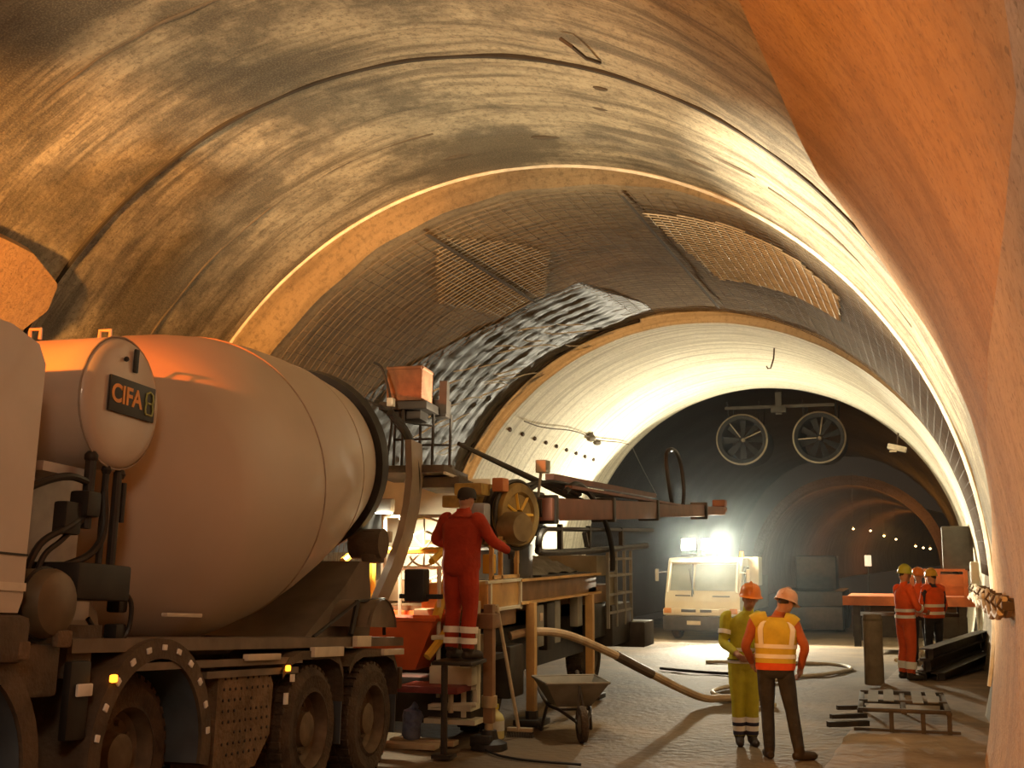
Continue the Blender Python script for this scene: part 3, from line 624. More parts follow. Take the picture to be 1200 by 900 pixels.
# deck load: control cabinet, blue-grey panel, tan rail frame, hydraulic block, tarpaulin
b = MB(); b.box((-5.0, 14.05, 1.95), (.7, .62, .45), bev=.02); part(b, 'control_cabinet', dark_p, sm)
b = MB(); b.box((-4.95, 13.28, 1.93), (.05, .52, .34), bev=.01); part(b, 'side_panel', mat('blue_grey_panel', (.34, .36, .42), .4), sm)
b = MB()
for y in (12.75, 13.05, 13.62): b.box((-4.62, y, 1.98), (.045, .045, .56))
for z in (1.80, 2.20): b.box((-4.62, 13.2, z), (.045, .95, .04))
b.box((-4.62, 13.62, 2.2), (.05, .06, .5)); b.box((-5.2, 13.62, 2.2), (1.2, .05, .05)); part(b, 'guard_rail', tan_p, sm)
b = MB(); b.box((-4.7, 12.9, 1.95), (.1, .2, .22), bev=.02); part(b, 'switch_box', yel_p, sm)
tarp = MB(); rows = []
for i in range(15):
    y = 14.7 + 2.5 * i / 14; rows.append([X(-4.75 - .9 * j / 8, y, 1.74 + (.24 * math.sin(math.pi * min(1, max(0, (i + .4) / 14.8))) ** .6) * math.sin(math.pi * (j / 8) * .8 + .25) * (1 + .3 * math.sin(i * 1.9 + j)) ) for j in range(9)])
tarp.grid(rows); tarp.box((-5.2, 16.0, 1.75), (.9, 2.6, .05)); part(tarp, 'tarpaulin', mat('grey_tarpaulin', (.27, .25, .21), .7, 0, .4, 6, bump=.6), sm)
b = MB(); b.box((-4.8, 15.9, 1.755), (.3, 2.4, .05)); part(b, 'deck_edge', dark_p, sm)
# basket of pale rails at the far end
b = MB()
for (x, y) in ((-4.55, 17.7), (-4.55, 18.2), (-4.55, 18.75), (-4.55, 19.2), (-5.4, 19.2)): b.box((x, y, 1.5), (.045, .045, 1.15))
for z in (1.95, 1.7, 1.42, 1.15): b.box((-4.55, 18.45, z), (.035, 1.55, .035)); b.box((-4.98, 19.2, z), (.85, .035, .035))
part(b, 'basket', grey_p, sm)
b = MB(); b.box((-5.0, 17.6, 1.86), (.8, .7, .3), bev=.02); b.box((-4.62, 18.2, 1.5), (.06, .5, .5)); part(b, 'basket_panel', mat('muddy_panel', (.28, .23, .15), .7, 0, .2, 3), sm)
# turntable, hose reel, valve bank
b = MB(); b.cone((-4.9, 14.25, 1.75), (-4.9, 14.25, 2.3), .26, .20, 18); b.box((-4.75, 14.3, 2.55), (.42, .5, .55), bev=.04); b.cone((-5.05, 14.3, 2.62), (-4.48, 14.3, 2.62), .15, n=16); part(b, 'turntable', dark_p, sm)
reel = MB(); reel.lathe([(.06, .02), (.24, .02), (.27, .05), (.36, .05), (.38, .02), (.38, -.05), (.30, -.06), (.30, -.42), (.38, -.43), (.38, -.5), (.06, -.5)], (-4.58, 13.55, 2.52), (1, -.35, 0), 32)
rl = part(reel, 'hose_reel', mat('reel_yellow', (.30, .19, .05), .5, .2, .35, 6, dirt=(.09, .06, .03), dirt_amt=.7), sm)
b = MB()
for k in range(7):
    a = 2 * math.pi * k / 7; c = Vector((-4.56, 13.54, 2.52)); u = Vector((.35, 1, 0)).normalized()
    b.tube([c + (u * math.cos(a) + Vector((0, 0, 1)) * math.sin(a)) * .06, c + (u * math.cos(a) + Vector((0, 0, 1)) * math.sin(a)) * .27], .022, 5)
o = b.build('spoke', yel_p, rl)
for (rr, th, xx) in ((.40, .03, -4.60), (.36, .035, -4.72), (.33, .035, -4.82)):
    MB().tube([Vector((xx, 13.55 + (xx + 4.58) * -.35, 2.52)) + (Vector((.35, 1, 0)).normalized() * math.cos(2 * math.pi * k / 40) + Vector((0, 0, 1)) * math.sin(2 * math.pi * k / 40)) * rr for k in range(41)], th, 6).build('wound_hose', dark_p, rl)
b = MB(); b.lathe([(.001, .05), (.16, .05), (.19, 0), (.19, -.2)], (-4.44, 13.22, 2.36), (1, -.5, 0), 22); part(b, 'reel_motor', mat('motor_bronze', (.22, .15, .07), .45, .4, .3), sm)
b = MB(); b.box((-4.95, 13.0, 2.80), (.34, .3, .14), bev=.02); b.box((-5.1, 12.95, 2.66), (.30, .3, .14), bev=.02); part(b, 'valve_bank', mat('ochre_paint', (.34, .22, .05), .6, .1, .4, 7), sm)
b = MB(); b.box((-4.68, 13.22, 2.86), (.14, .22, .16), bev=.02); part(b, 'valve_cap', mat('rust_orange', (.55, .19, .06), .6), sm)
b = MB(); b.box((-4.85, 12.95, 2.5), (.22, .22, .28), bev=.03); part(b, 'gauge_box', mat('blue_grey_panel', (.34, .36, .42), .4), sm)
# boom
def bz(y): return 2.60 + (y - 14.2) * .026
b = MB()
for (y0, y1, w) in ((14.2, 20.5, .30), (20.3, 25.4, .25), (25.2, 28.2, .20)):
    L_ = y1 - y0; b.box((-4.5, (y0 + y1) / 2, bz((y0 + y1) / 2)), (w, L_, w * .95), Matrix.Rotation(math.atan(.026), 3, 'X'), bev=.02)
bm_o = part(b, 'boom', boom_p, sm)
for y in (14.35, 17.3, 20.4, 25.3): part(MB().box((-4.5, y, bz(y)), (.36, .12, .36), bev=.02), 'boom_collar', dark_p, sm)
b = MB(); b.box((-4.66, 18.3, bz(18) + .36), (.12, 6.4, .08)); b.box((-4.4, 18.8, bz(18) + .22), (.1, 7.4, .04)); part(b, 'boom_top_rail', boom_p, sm)
b = MB(); b.tube([(-4.48, 14.3, 2.36), (-4.46, 14.05, 2.28), (-4.46, 14.0, 2.14), (-4.46, 14.3, 2.07), (-4.46, 17.2, 2.10), (-4.46, 20.0, 2.16)], .045, 8, smooth=4); b.tube([(-4.46, 14.2, 2.36), (-4.46, 20.5, 2.42)], .03, 6)
for y in (14.9, 16.3, 18.2): b.box((-4.46, y, 2.26), (.06, .08, .34))
b.box((-4.42, 16.0, 2.24), (.06, .05, .22), Matrix.Rotation(.6, 3, 'X')); part(b, 'lower_rail', dark_p, sm)
for pts, r in ((((-4.42, 15.0, 2.85), (-4.4, 15.5, 2.98), (-4.42, 16.3, 2.85), (-4.4, 17.0, 2.5), (-4.38, 17.3, 2.1), (-4.4, 17.4, 1.8)), .04),
               (((-4.7, 14.2, 2.8), (-4.6, 14.6, 2.95), (-4.5, 15.3, 2.96), (-4.5, 16.8, 2.88), (-4.5, 18.5, 2.95)), .03),
               (((-4.9, 13.9, 2.7), (-4.7, 14.4, 2.92), (-4.55, 15.0, 2.94), (-4.5, 16, 2.86)), .035)):
    part(MB().tube(pts, r, 8, smooth=6), 'hydraulic_hose', hose_m, sm)
part(MB().tube([(-4.47, 22.3, bz(22.3) + .1), (-4.5, 22.15, 3.3), (-4.55, 22.2, 3.85), (-4.5, 22.6, 3.98), (-4.45, 23.0, 3.8), (-4.4, 23.1, 3.3), (-4.4, 23.0, 2.95)], .04, 8, smooth=6), 'hose_loop', hose_m, sm)
b = MB(); b.cone((-4.5, 28.1, bz(28.1)), (-4.5, 28.7, bz(28.1) + .05), .11, .07, 12); b.box((-4.5, 28.0, bz(28) + .18), (.3, .3, .16), bev=.03); part(b, 'nozzle_head', boom_p, sm)
part(MB().tube([(-4.5, 16.2, 2.75), (-4.95, 15.2, 3.05), (-5.6, 14.2, 3.45)], [.055, .045, .03], 8), 'lance', dark_p, sm)
# receiving hopper with white lit guard, between mixer and machine
b = MB()
rows = [[X(-5.75 + u * .62, 12.75 + v * .42, 1.36) for u, v in ((-1, -1), (1, -1), (1, 1), (-1, 1), (-1, -1))], [X(-5.75 + u * .30, 12.75 + v * .2, .78) for u, v in ((-1, -1), (1, -1), (1, 1), (-1, 1), (-1, -1))]]
b.grid(rows); rim_pts = [rows[0][k] for k in range(5)]; b.tube(rim_pts, .04, 6); part(b, 'hopper', org_p, sm)
b = MB()
for x in (-6.3, -5.2): b.tube([(x, 13.2, .5), (x, 13.2, 2.0), (x, 12.8, 2.12), (x, 12.4, 1.98)], .04, 6)
b.tube([(-6.3, 12.9, 2.1), (-5.2, 12.9, 2.1)], .04, 6); part(b, 'hopper_hood', yel_p, sm)
b = MB(); b.tube([(-5.16, 12.45, 1.35), (-5.16, 12.75, 1.75), (-5.16, 13.1, 1.95)], .06, 6); b.box((-5.14, 13.0, 1.0), (.12, .25, .5), bev=.02); b.tube([(-5.2, 12.3, .95), (-5.06, 12.6, 1.25), (-5.0, 12.9, 1.55)], .05, 6); part(b, 'hopper_arm', yel_p, sm)
b = MB(); b.box((-5.35, 12.34, 1.72), (.24, .18, .36), bev=.03); b.box((-5.3, 12.34, 1.6), (.5, .06, .05)); part(b, 'control_box', black, sm)
b = MB(); b.box((-5.95, 14.3, 1.9), (1.5, .06, 2.2), bev=.01); b.box((-5.4, 13.7, 1.2), (.5, .5, 1.2), bev=.03); part(b, 'white_guard', cream_p, sm)
b = MB()                                                             # guard of bars and a hand wheel in front of the cream cabinet
c = Vector((-5.55, 13.0, 2.12))
for rr in (.20, .36): b.tube([c + Vector((math.cos(2 * math.pi * k / 28), 0, math.sin(2 * math.pi * k / 28))) * rr for k in range(29)], .014, 5)
for k in range(8): b.tube([c, c + Vector((math.cos(math.pi * k / 4), 0, math.sin(math.pi * k / 4))) * .36], .012, 5)
for x in (-6.05, -5.85, -5.15): b.tube([(x, 13.0, 1.1), (x, 13.0, 2.5)], .022, 6)
for z in (1.9, 2.5): b.tube([(-6.05, 13.0, z), (-5.15, 13.0, z)], .02, 6)
part(b, 'bar_guard', mat('pale_steel', (.5, .47, .38), .4, .4), sm)
# operator platform: step plate on a post, jack leg, foot
b = MB(); b.box((-4.62, 11.78, .965), (.44, .46, .04), bev=.01); b.box((-4.62, 12.5, .93), (.12, 1.1, .06)); part(b, 'step_plate', dark_p, sm)
b = MB(); b.cone((-4.72, 11.62, .05), (-4.72, 11.62, .95), .035, n=10); b.box((-4.72, 11.62, .04), (.2, .2, .04)); part(b, 'step_post', dark_p, sm)
b = MB(); b.box((-4.50, 12.36, .90), (.11, .11, 1.25), bev=.015); b.box((-4.52, 12.34, 1.35), (.22, .24, .16), bev=.02); part(b, 'jack_leg', brown_p, sm)
b = MB(); b.cone((-4.50, 12.36, .12), (-4.50, 12.36, .52), .045, n=12); b.cone((-4.50, 12.36, .44), (-4.50, 12.36, .56), .085, n=14); part(b, 'jack_ram', mat('oily_chrome', (.55, .45, .28), .35, .5), sm)
b = MB(); b.lathe([(.001, .2), (.08, .19), (.10, .10), (.19, .06), (.20, .0), (.001, 0)], (-4.50, 12.36, .012), (0, 0, 1), 20); b.box((-4.55, 12.3, .1), (.24, .2, .12), bev=.03); part(b, 'jack_foot', black, sm)
b = MB(); b.box((-5.1, 12.3, .63), (.7, .5, .07), bev=.01); part(b, 'red_plank', mat('dark_red_paint', (.20, .035, .03), .6), sm)
b = MB(); b.box((-4.95, 12.5, .75), (.5, .3, .2), bev=.02); b.box((-4.85, 12.8, 1.02), (.4, .1, .3)); b.box((-5.0, 12.6, .4), (.5, .3, .06)); b.box((-5.0, 12.6, .25), (.6, .3, .05)); part(b, 'pump_block', cream_p, sm)
for x, y, z0, z1, r_ in ((-4.72, 12.55, .45, 1.55, .045), (-4.85, 12.5, .3, 1.3, .03), (-4.98, 12.45, .35, 1.75, .03), (-5.15, 12.5, .5, 1.9, .025)): part(MB().cone((x, y, z0), (x, y, z1), r_, n=10), 'white_pipe', cream_p, sm)
for z in (.42, .60, .86, 1.15): part(MB().cone((-5.2, 12.42, z), (-4.7, 12.5, z + .02), .028, n=8), 'cross_pipe', cream_p, sm)
part(MB().box((-4.86, 12.4, 1.22), (.20, .2, .22), bev=.03), 'coupling', dark_p, sm)
b = MB(); b.box((-5.3, 13.0, .45), (1.0, .8, .5), bev=.03); b.box((-5.0, 13.6, .7), (.8, .5, .6), bev=.03); part(b, 'pump_body', dark_p, sm)
# the white work lamp over the hopper
b = MB(); b.box((-5.95, 12.75, 2.62), (.22, .12, .16), bev=.02); b.cone((-6.0, 13.0, 2.5), (-5.95, 12.8, 2.6), .02, n=6); part(b, 'work_lamp', grey_p, sm)
b = MB(); b.box((-5.93, 12.70, 2.53), (.18, .10, .012), bev=.003); part(b, 'lamp_lens', mat('lamp_lens', (.9, .9, .85), .3, emit=(1, .95, .8), estr=18), sm)
lamp('work_and_fill_light', 'SPOT', (-5.9, 12.68, 2.46), 330, WHITE, .06, (-5.3, 13.3, .8), 165, .3)
lamp('work_and_fill_light', 'SPOT', (-4.3, 14.0, 3.15), 3800, (1.0, .86, .62), .08, (.2, 14.4, 4.8), 100, .5)
lamp('work_and_fill_light', 'SPOT', (-4.75, 13.9, 3.35), 800, (1.0, .80, .52), .08, (-5.6, 13.6, 8.0), 135, .7)  # added uplight on the crown, without a fixture of its own
lamp('work_and_fill_light', 'SPOT', (-4.3, 14.0, 3.1), 120, WHITE, .08, (-2.4, 13.6, 0), 110, .5)
b = MB(); b.box((-4.42, 14.05, 3.12), (.14, .2, .16), bev=.02); b.cone((-4.5, 14.1, 2.75), (-4.45, 14.08, 3.1), .02, n=6); part(b, 'work_lamp', grey_p, sm)

# ------------------------------------------------------------------ small white truck with a floodlight on its roof
tx, ty = -6.25, 35.3; tz = fz(0, 36)
wt = thing('service_truck', 'small white flat-fronted service truck facing out of the dark tunnel', 'truck', (tx, ty, tz), rot=(0, 0, R(-3))); wt.scale = (1.13, 1.13, 1.13)
cr = mat('truck_cream', (.70, .68, .54), .45, 0, .08, 2, dirt=(.5, .46, .34), dirt_amt=.4, coat=.2)
b = MB(); side = [(.02, .60), (-.02, .95), (.0, 1.02), (.06, 1.22), (.42, 2.02), (.52, 2.10), (1.75, 2.12), (1.82, 2.0), (1.85, .60)]
b.prism(side, 1.96, lambda u, v, w: X(-.98 + w, u, v)); part(b, 'cab', cr, wt)
b = MB(); b.box((0, 2.9, 1.15), (2.0, 2.2, .9), bev=.02); b.box((0, 2.0, .62), (1.1, 3.6, .2)); part(b, 'load_bed', grey_p, wt)
# windscreen: recessed dusty pane in a frame, wiper bar
def ws(u, v, o=.0): return X(u, .06 + .36 * v - .012 - o, 1.22 + .80 * v)
glass = mat('dusty_windscreen', (.20, .21, .17), .25, 0, .25, 2)
for (u0, u1) in ((-.86, -.30), (-.22, .84)):
    b = MB(); b.grid([[ws(u, v) for u in (u0, u1)] for v in (.06, .90)]); b.grid([[ws(u, v, .004) for u in (u0, u1)] for v in (.06, .90)]); part(b, 'windscreen_pane', glass, wt)
b = MB(); b.tube([ws(-.26, -.12, .03), ws(-.30, .9, .03)], .022, 6); b.tube([ws(-.22, -.05, .03), ws(-.40, .75, .02)], .012, 5); part(b, 'wiper', dark_p, wt)
b = MB()
for u in (-.93, .90): b.tube([ws(u, 0, .02), ws(u * .97, 1, .02)], .03, 6)
b.tube([ws(-.93, .97, .02), ws(.9, .97, .02)], .03, 6); part(b, 'windscreen_frame', cr, wt)
b = MB(); b.box((.985, 1.0, 1.62), (.02, .8, .52), bev=.01); part(b, 'side_window', glass, wt); b = MB(); b.box((-.985, 1.0, 1.62), (.02, .8, .52), bev=.01); part(b, 'side_window', glass, wt)
b = MB(); b.box((0, -.05, .72), (2.02, .16, .16), bev=.03); part(b, 'front_panel', cr, wt)
b = MB(); b.box((0, -.10, .44), (2.0, .22, .36), bev=.04); b.box((0, .4, .34), (1.7, .7, .2)); part(b, 'bumper', dark_p, wt)
b = MB(); b.box((-.18, -.215, .46), (.36, .02, .10), bev=.005); part(b, 'number_plate', cream_p, wt)
b = MB(); b.box((-.35, -.135, .76), (.42, .02, .07)); b.box((.12, -.135, .76), (.30, .02, .07)); b.box((-.5, -.02, 1.14), (.4, .02, .03), Matrix.Rotation(-.2, 3, 'X')); b.box((.5, -.02, 1.13), (.45, .02, .03), Matrix.Rotation(-.2, 3, 'X')); part(b, 'grille', dark_p, wt)
for x in (-.62, .56, .84, -.88):
    col = {-.62: cream_p, .56: cream_p, .84: None, -.88: None}[x]
    b = MB(); b.box((x, -.14, .76), (.2, .03, .13), bev=.02); part(b, 'headlamp' if col else 'indicator', col or mat('indicator_orange', (.6, .25, .05), .4), wt)
for s_ in (-1, 1):
    b = MB(); b.tube([(s_ * .95, .15, 1.75), (s_ * 1.16, .05, 1.72)], .015, 5); b.box((s_ * 1.20, .05, 1.66), (.10, .05, .32), bev=.02); part(b, 'wing_mirror', cream_p if s_ > 0 else grey_p, wt)
for y in (.75, 3.3):
    for s_ in (-1, 1):
        b = MB(); b.lathe([(.18, 0), (.28, .01), (.32, -.03), (.32, -.19), (.28, -.22)], (s_ * .95 if s_ > 0 else -.73, y, .33), (1, 0, 0), 24); t = part(b, 'tire', rubber, wt)
        b = MB(); b.lathe([(.19, -.01), (.17, -.05), (.001, -.04)], (s_ * .95 if s_ > 0 else -.73, y, .33), (1, 0, 0), 18); b.build('rim', grey_p, t)
b = MB(); b.box((1.0, 1.5, 1.75), (.5, .5, .75), bev=.02); part(b, 'side_locker', cr, wt)
b = MB(); b.cone((.86, 1.0, 2.10), (.86, 1.0, 2.28), .07, .05, 12); part(b, 'beacon', mat('beacon_orange', (.7, .28, .06), .3), wt)
for i, x in enumerate((-.46, .14)):
    fl = thing('floodlight', ('blazing white floodlight on the truck roof, the one nearer the spraying machine' if i == 0 else 'blazing white floodlight on the truck roof, the one nearer the orange beacon'), 'lamp', (tx + x, ty + .55, tz + 2.435), R(-3), 'floodlights on the white truck roof')
    b = MB(); b.box((0, .06, .34), (.44, .16, .36), bev=.03); part(b, 'housing', dark_p, fl).location = (0, 0, 0)
    b = MB(); b.box((0, -.035, .34), (.40, .03, .32), bev=.008); part(b, 'lens', mat('flood_lens', (1, 1, 1), .3, emit=(1.0, .96, .82), estr=90), fl).location = (0, 0, 0)
    b = MB(); b.tube([(-.25, .06, .34), (-.25, .06, .04), (.25, .06, .04), (.25, .06, .34)], .02, 6); b.box((0, .06, .025), (.2, .12, .05)); part(b, 'bracket', dark_p, fl).location = (0, 0, 0)
    lamp('flood_and_fill_light', 'SPOT', (tx + x, ty + .38, tz + 2.82), 1120, WHITE, .14, (tx + x + .3, ty - 9, tz + 9.5), 174, .08)
lamp('flood_and_fill_light', 'SPOT', (tx + .4, ty - .1, tz + 2.75), 6500, WHITE, .12, (-.8, 28.0, -.2), 84, .6)  # added spot for the bright pool on the ground, no third floodlight
lamp('floodlight_spill', 'POINT', (tx + .55, ty + .5, tz + 3.15), 300, WHITE, .15)
for o in kids(wt): o.location = (0, 0, 0)
b = MB()
for k, (dx, dz, r) in enumerate(((-.12, .14, .045), (.12, .10, .06), (-.45, .1, .03))): b.ball((dx, 0, dz), r, 10)

# ------------------------------------------------------------------ people
skin = mat('skin', (.42, .22, .14), .55, 0, .12, 14)
hair_m = mat('dark_hair', (.03, .02, .015), .7, 0, .3, 60)
def loft(b, secs, n=20, caps=True, a0=0.0, a1=2 * math.pi):
    rows = []
    full = a1 - a0 > 6.28
    for c, ax, ay, rx, ry in secs:
        rows.append([c + ax * (rx * math.copysign(abs(math.cos(t)) ** .85, math.cos(t))) + ay * (ry * math.copysign(abs(math.sin(t)) ** .85, math.sin(t))) for t in [a0 + (a1 - a0) * k / n for k in range(n + 1)]])
    b.grid(rows)
    if caps and full:
        o = len(b.v); b.v += [tuple(secs[0][0]), tuple(secs[-1][0])]; base = o - len(rows) * (n + 1)
        for k in range(n):
            b.f.append((base + k + 1, base + k, o)); b.m.append(0); q = base + (len(rows) - 1) * (n + 1)
            b.f.append((q + k, q + k + 1, o + 1)); b.m.append(0)
    return b
def person(label, loc, rz, J, look, voxel=.0085, group=None):
    """J: joints in the figure's frame (faces +y). look: materials and extras. One continuous body; clothing are children."""
    root = thing('person', label, 'person', loc, rz, group)
    V = {k: Vector(v) for k, v in J.items()}
    b = MB(); S = []                                                   # S: (region, point, radius)
    fat = look.get('fat', 1.0)
    lat_s = (V['shoulder_r'] - V['shoulder_l']).normalized(); lat_h = (V['hip_r'] - V['hip_l']).normalized()
    p0 = (V['hip_r'] + V['hip_l']) / 2 + Vector((0, 0, -.06)); p1 = V['neck']
    TAB = [(-.04, .10, .09), (.02, .155, .118), (.14, .178, .13), (.32, .170, .122), (.5, .175, .125), (.66, .188, .128), (.80, .196, .122), (.90, .165, .10), (.96, .11, .08), (1.02, .07, .07)]
    mid_off = look.get('stoop', 0.0)
    def sec(f, off=0.0):
        t = np.interp(f, [a for a, _, _ in TAB], [x for _, x, _ in TAB]); d = np.interp(f, [a for a, _, _ in TAB], [y for _, _, y in TAB])
        lx = lat_h.lerp(lat_s, min(1, max(0, f))).normalized(); up = (p1 - p0).normalized(); ay = up.cross(lx).normalized()
        c = p0.lerp(p1, f) - ay * mid_off * math.sin(math.pi * min(1, max(0, f)))
        return (c, lx, ay, t * fat + off, d * fat + off)
    fr = [-.04 + 1.06 * k / 22 for k in range(23)]
    loft(b, [sec(f) for f in fr])
    for f in fr:
        s = sec(f)
        for q in (-.7, 0, .7): S.append((('legs' if f < look.get('hem', .12) else 'torso'), s[0] + s[1] * s[3] * q, max(.07, s[4])))
    def limb(pts, rad, reg, n=12):
        b.tube(pts, rad, n, smooth=5)
        for i in range(len(pts) - 1):
            for k in range(6): S.append((reg, Vector(pts[i]).lerp(Vector(pts[i + 1]), k / 6), rad[0] if not isinstance(rad, list) else rad[min(i, len(rad) - 1)]))
    def rr(vals, m): return [np.interp(i / 5 / (m - 1), np.linspace(0, 1, len(vals)), vals) for i in range(5 * (m - 1) + 1)]
    lf, af = look.get('leg_fat', 1.0), look.get('arm_fat', 1.0)
    for s in 'lr':
        h, k, a = V['hip_' + s], V['knee_' + s], V['ankle_' + s]
        b.tube([h + Vector((0, 0, .04)), h.lerp(k, .5), k, k.lerp(a, .45) + Vector((0, -.012, 0)), a], [x * lf for x in rr((.095, .088, .068, .066, .056), 5)], 14, smooth=5)
        for i in range(9): S.append(('legs', h.lerp(k, i / 8), .075)); S.append(('legs', k.lerp(a, i / 9), .06))
        t = V['toe_' + s]; d = (t - a); d.z = 0; d = d.normalized(); sole = a.z - .045 if False else t.z
        heel = Vector((a.x, a.y, t.z)) - d * .07; tip = Vector((a.x, a.y, t.z)) + d * .18
        b.tube([a + Vector((0, 0, .06)), a, Vector((a.x, a.y, t.z + .05))], [.055, .055, .05], 12)
        b.tube([heel + Vector((0, 0, .048)), heel + d * .05 + Vector((0, 0, .052)), heel + d * .15 + Vector((0, 0, .05)), tip + Vector((0, 0, .042)), tip + d * .03 + Vector((0, 0, .036))], [.034, .045, .050, .042, .022], 12)
        for i in range(7): S.append(('boots', heel.lerp(tip, i / 6) + Vector((0, 0, .04)), .05))
        S.append(('boots', a + Vector((0, 0, .03)), .055)); S.append(('boots', a, .055))
        sh, e, w = V['shoulder_' + s], V['elbow_' + s], V['wrist_' + s]
        b.tube([sh.lerp(V['neck'], .22), sh, sh.lerp(e, .5), e, e.lerp(w, .5), w], [x * af for x in rr((.055, .066, .056, .048, .044, .034), 6)], 12, smooth=5)
        for i in range(8): S.append(('arms', sh.lerp(e, i / 8), .055)); S.append(('arms', e.lerp(w, i / 8.5), .045))
        # hand: palm, four unequal bent fingers, a thumb off the side of the palm
        d = (w - e).normalized(); curl = V.get('palm_' + s, Vector((0, 0, -1))); curl = (curl - d * curl.dot(d)).normalized(); side = d.cross(curl).normalized()
        if s == 'l': side = -side
        b.tube([w - d * .02, w + d * .03, w + d * .085], [.030, .032, .028], 10); b.ball(w + d * .055, .036, 10)
        for q, (o_, ln) in enumerate(((-.032, .066), (-.011, .078), (.011, .072), (.032, .056))):
            f0 = w + d * .085 + side * o_; f1 = f0 + d * ln * .45 + curl * ln * .12; f2 = f1 + d * ln * .30 + curl * ln * .28; f3 = f2 + d * ln * .10 + curl * ln * .30
            b.tube([f0 - d * .03, f0, f1, f2, f3], [.0105, .0105, .0098, .0092, .008], 7)
        th = w + d * .03 - side * .03; b.tube([th, th - side * .025 + d * .022 + curl * .01, th - side * .03 + d * .055 + curl * .025], [.013, .0115, .009], 7)
        for i in range(5): S.append(('hands', w + d * (.02 + .035 * i), .035))
    hd, nk = V['head'], V['neck']; fw = V['look'].normalized(); up = (hd - nk).normalized(); up = (up + Vector((0, 0, 1))).normalized(); lx = fw.cross(up).normalized(); fw = up.cross(lx).normalized()
    M = Matrix((lx, fw, up)).transposed()
    b.tube([nk - up * .04, nk.lerp(hd, .5), hd - up * .02], [.062, .056, .058], 12)
    b.ball(hd, (.076, .096, .112), 18, rot=M); b.ball(hd + fw * .03 - up * .065, (.054, .058, .052), 14, rot=M)          # skull, jaw
    b.tube([hd + fw * .090 + up * .02, hd + fw * .112 - up * .018, hd + fw * .094 - up * .03], [.009, .016, .012], 8)          # nose
    b.ball(hd + fw * .080 + up * .034, (.05, .02, .012), 10, rot=M); b.ball(hd + fw * .080 - up * .062, (.026, .016, .010), 10, rot=M)   # brow, lips
    for s in (-1, 1): b.ball(hd + lx * s * .078 - up * .01, (.012, .024, .034), 8, rot=M)
    for q in ((0, 0, 0), (0, .05, -.06), (0, .09, -.02), (0, -.05, -.05)): S.append(('head', hd + M @ Vector(q), .085))
    S.append(('head', nk.lerp(hd, .45), .05)); S.append(('head', nk.lerp(hd, .25), .05))
    for q in ((0, -.03, .06), (0, -.07, 0), (0, 0, .09)): S.append(('hair', hd + M @ Vector(q), .07))
    tmp = b.build('body', [skin], None, 0)
    m = tmp.modifiers.new('r', 'REMESH'); m.mode = 'VOXEL'; m.voxel_size = voxel; sm_ = tmp.modifiers.new('s', 'SMOOTH'); sm_.iterations = 3; sm_.factor = .5
    dg = bpy.context.evaluated_depsgraph_get(); me = bpy.data.meshes.new_from_object(tmp.evaluated_get(dg)); me.name = 'body'
    old = tmp.data; COL.objects.unlink(tmp); bpy.data.objects.remove(tmp); bpy.data.meshes.remove(old)
    regs = ['torso', 'arms', 'legs', 'boots', 'hands', 'head', 'hair']; me.materials.clear()
    for r_ in regs: me.materials.append(look[r_])
    n = len(me.polygons); c = np.zeros(n * 3, dtype=np.float32); me.polygons.foreach_get('center', c); c = c.reshape(-1, 3)
    best = np.full(n, 1e9); idx = np.zeros(n, dtype=np.int32)
    for r_, p, rad in S:
        d = np.linalg.norm(c - np.array(p), axis=1) - rad; k = d < best; best[k] = d[k]; idx[k] = regs.index(r_)
    me.polygons.foreach_set('material_index', idx); me.polygons.foreach_set('use_smooth', [True] * n); me.update()
    body = bpy.data.objects.new('body', me); COL.objects.link(body); body.parent = root
    for s in (-1, 1):
        MB().ball(hd + fw * .086 + lx * s * .031 + up * .012, .012, 10).build('eye', mat('eye_dark', (.03, .02, .02), .2), root)
    # clothing
    def tgrid(name, f0, f1, off, m, a0=0, a1=2 * math.pi, n=28, rows=6, par=root, th=.006):
        o = MB(); fs = [f0 + (f1 - f0) * i / rows for i in range(rows + 1)]
        loft(o, [sec(f, off) for f in fs], n, False, a0, a1); loft(o, [sec(f, off - th) for f in fs], n, False, a0, a1)
        return o.build(name, m, par, 60)
    if 'vest' in look:
        v = tgrid('vest', look.get('vest_hem', .10), 1.0, .022, look['vest'], rows=22)
        for s in 'lr':
            sh = V['shoulder_' + s]; MB().tube([sh.lerp(V['neck'], .55) + Vector((0, 0, .012)), sh.lerp(V['neck'], .15) + Vector((0, 0, .014)), sh + Vector((0, 0, .0)) + (sh - V['neck']) * .10], [.074, .084, .078], 14, smooth=4).build('vest_shoulder', look['vest'], v)
    else: v = body
    for f0, f1 in look.get('bands', ()): tgrid('reflective_band', f0, f1, .029 if 'vest' in look else .012, look['band'], par=(v if 'vest' in look else root), rows=2)
    for a in look.get('braces', ()):                                    # vertical strips, by angle round the trunk
        o = MB(); fs = [look['brace_f'][0] + (look['brace_f'][1] - look['brace_f'][0]) * i / 14 for i in range(15)]
        for off in (.031, .024): loft(o, [sec(f, off) for f in fs], 4, False, a - .15, a + .15)
        o.build('reflective_brace', look['band'], v, 60)
    def cuff(p, q, r, name, m): 
        o = MB(); p, q = Vector(p), Vector(q); o.cone(p, q, r, n=18, caps=False); o.cone(p, q, r - .005, n=18, caps=False); return o.build(name, m, root, 50)
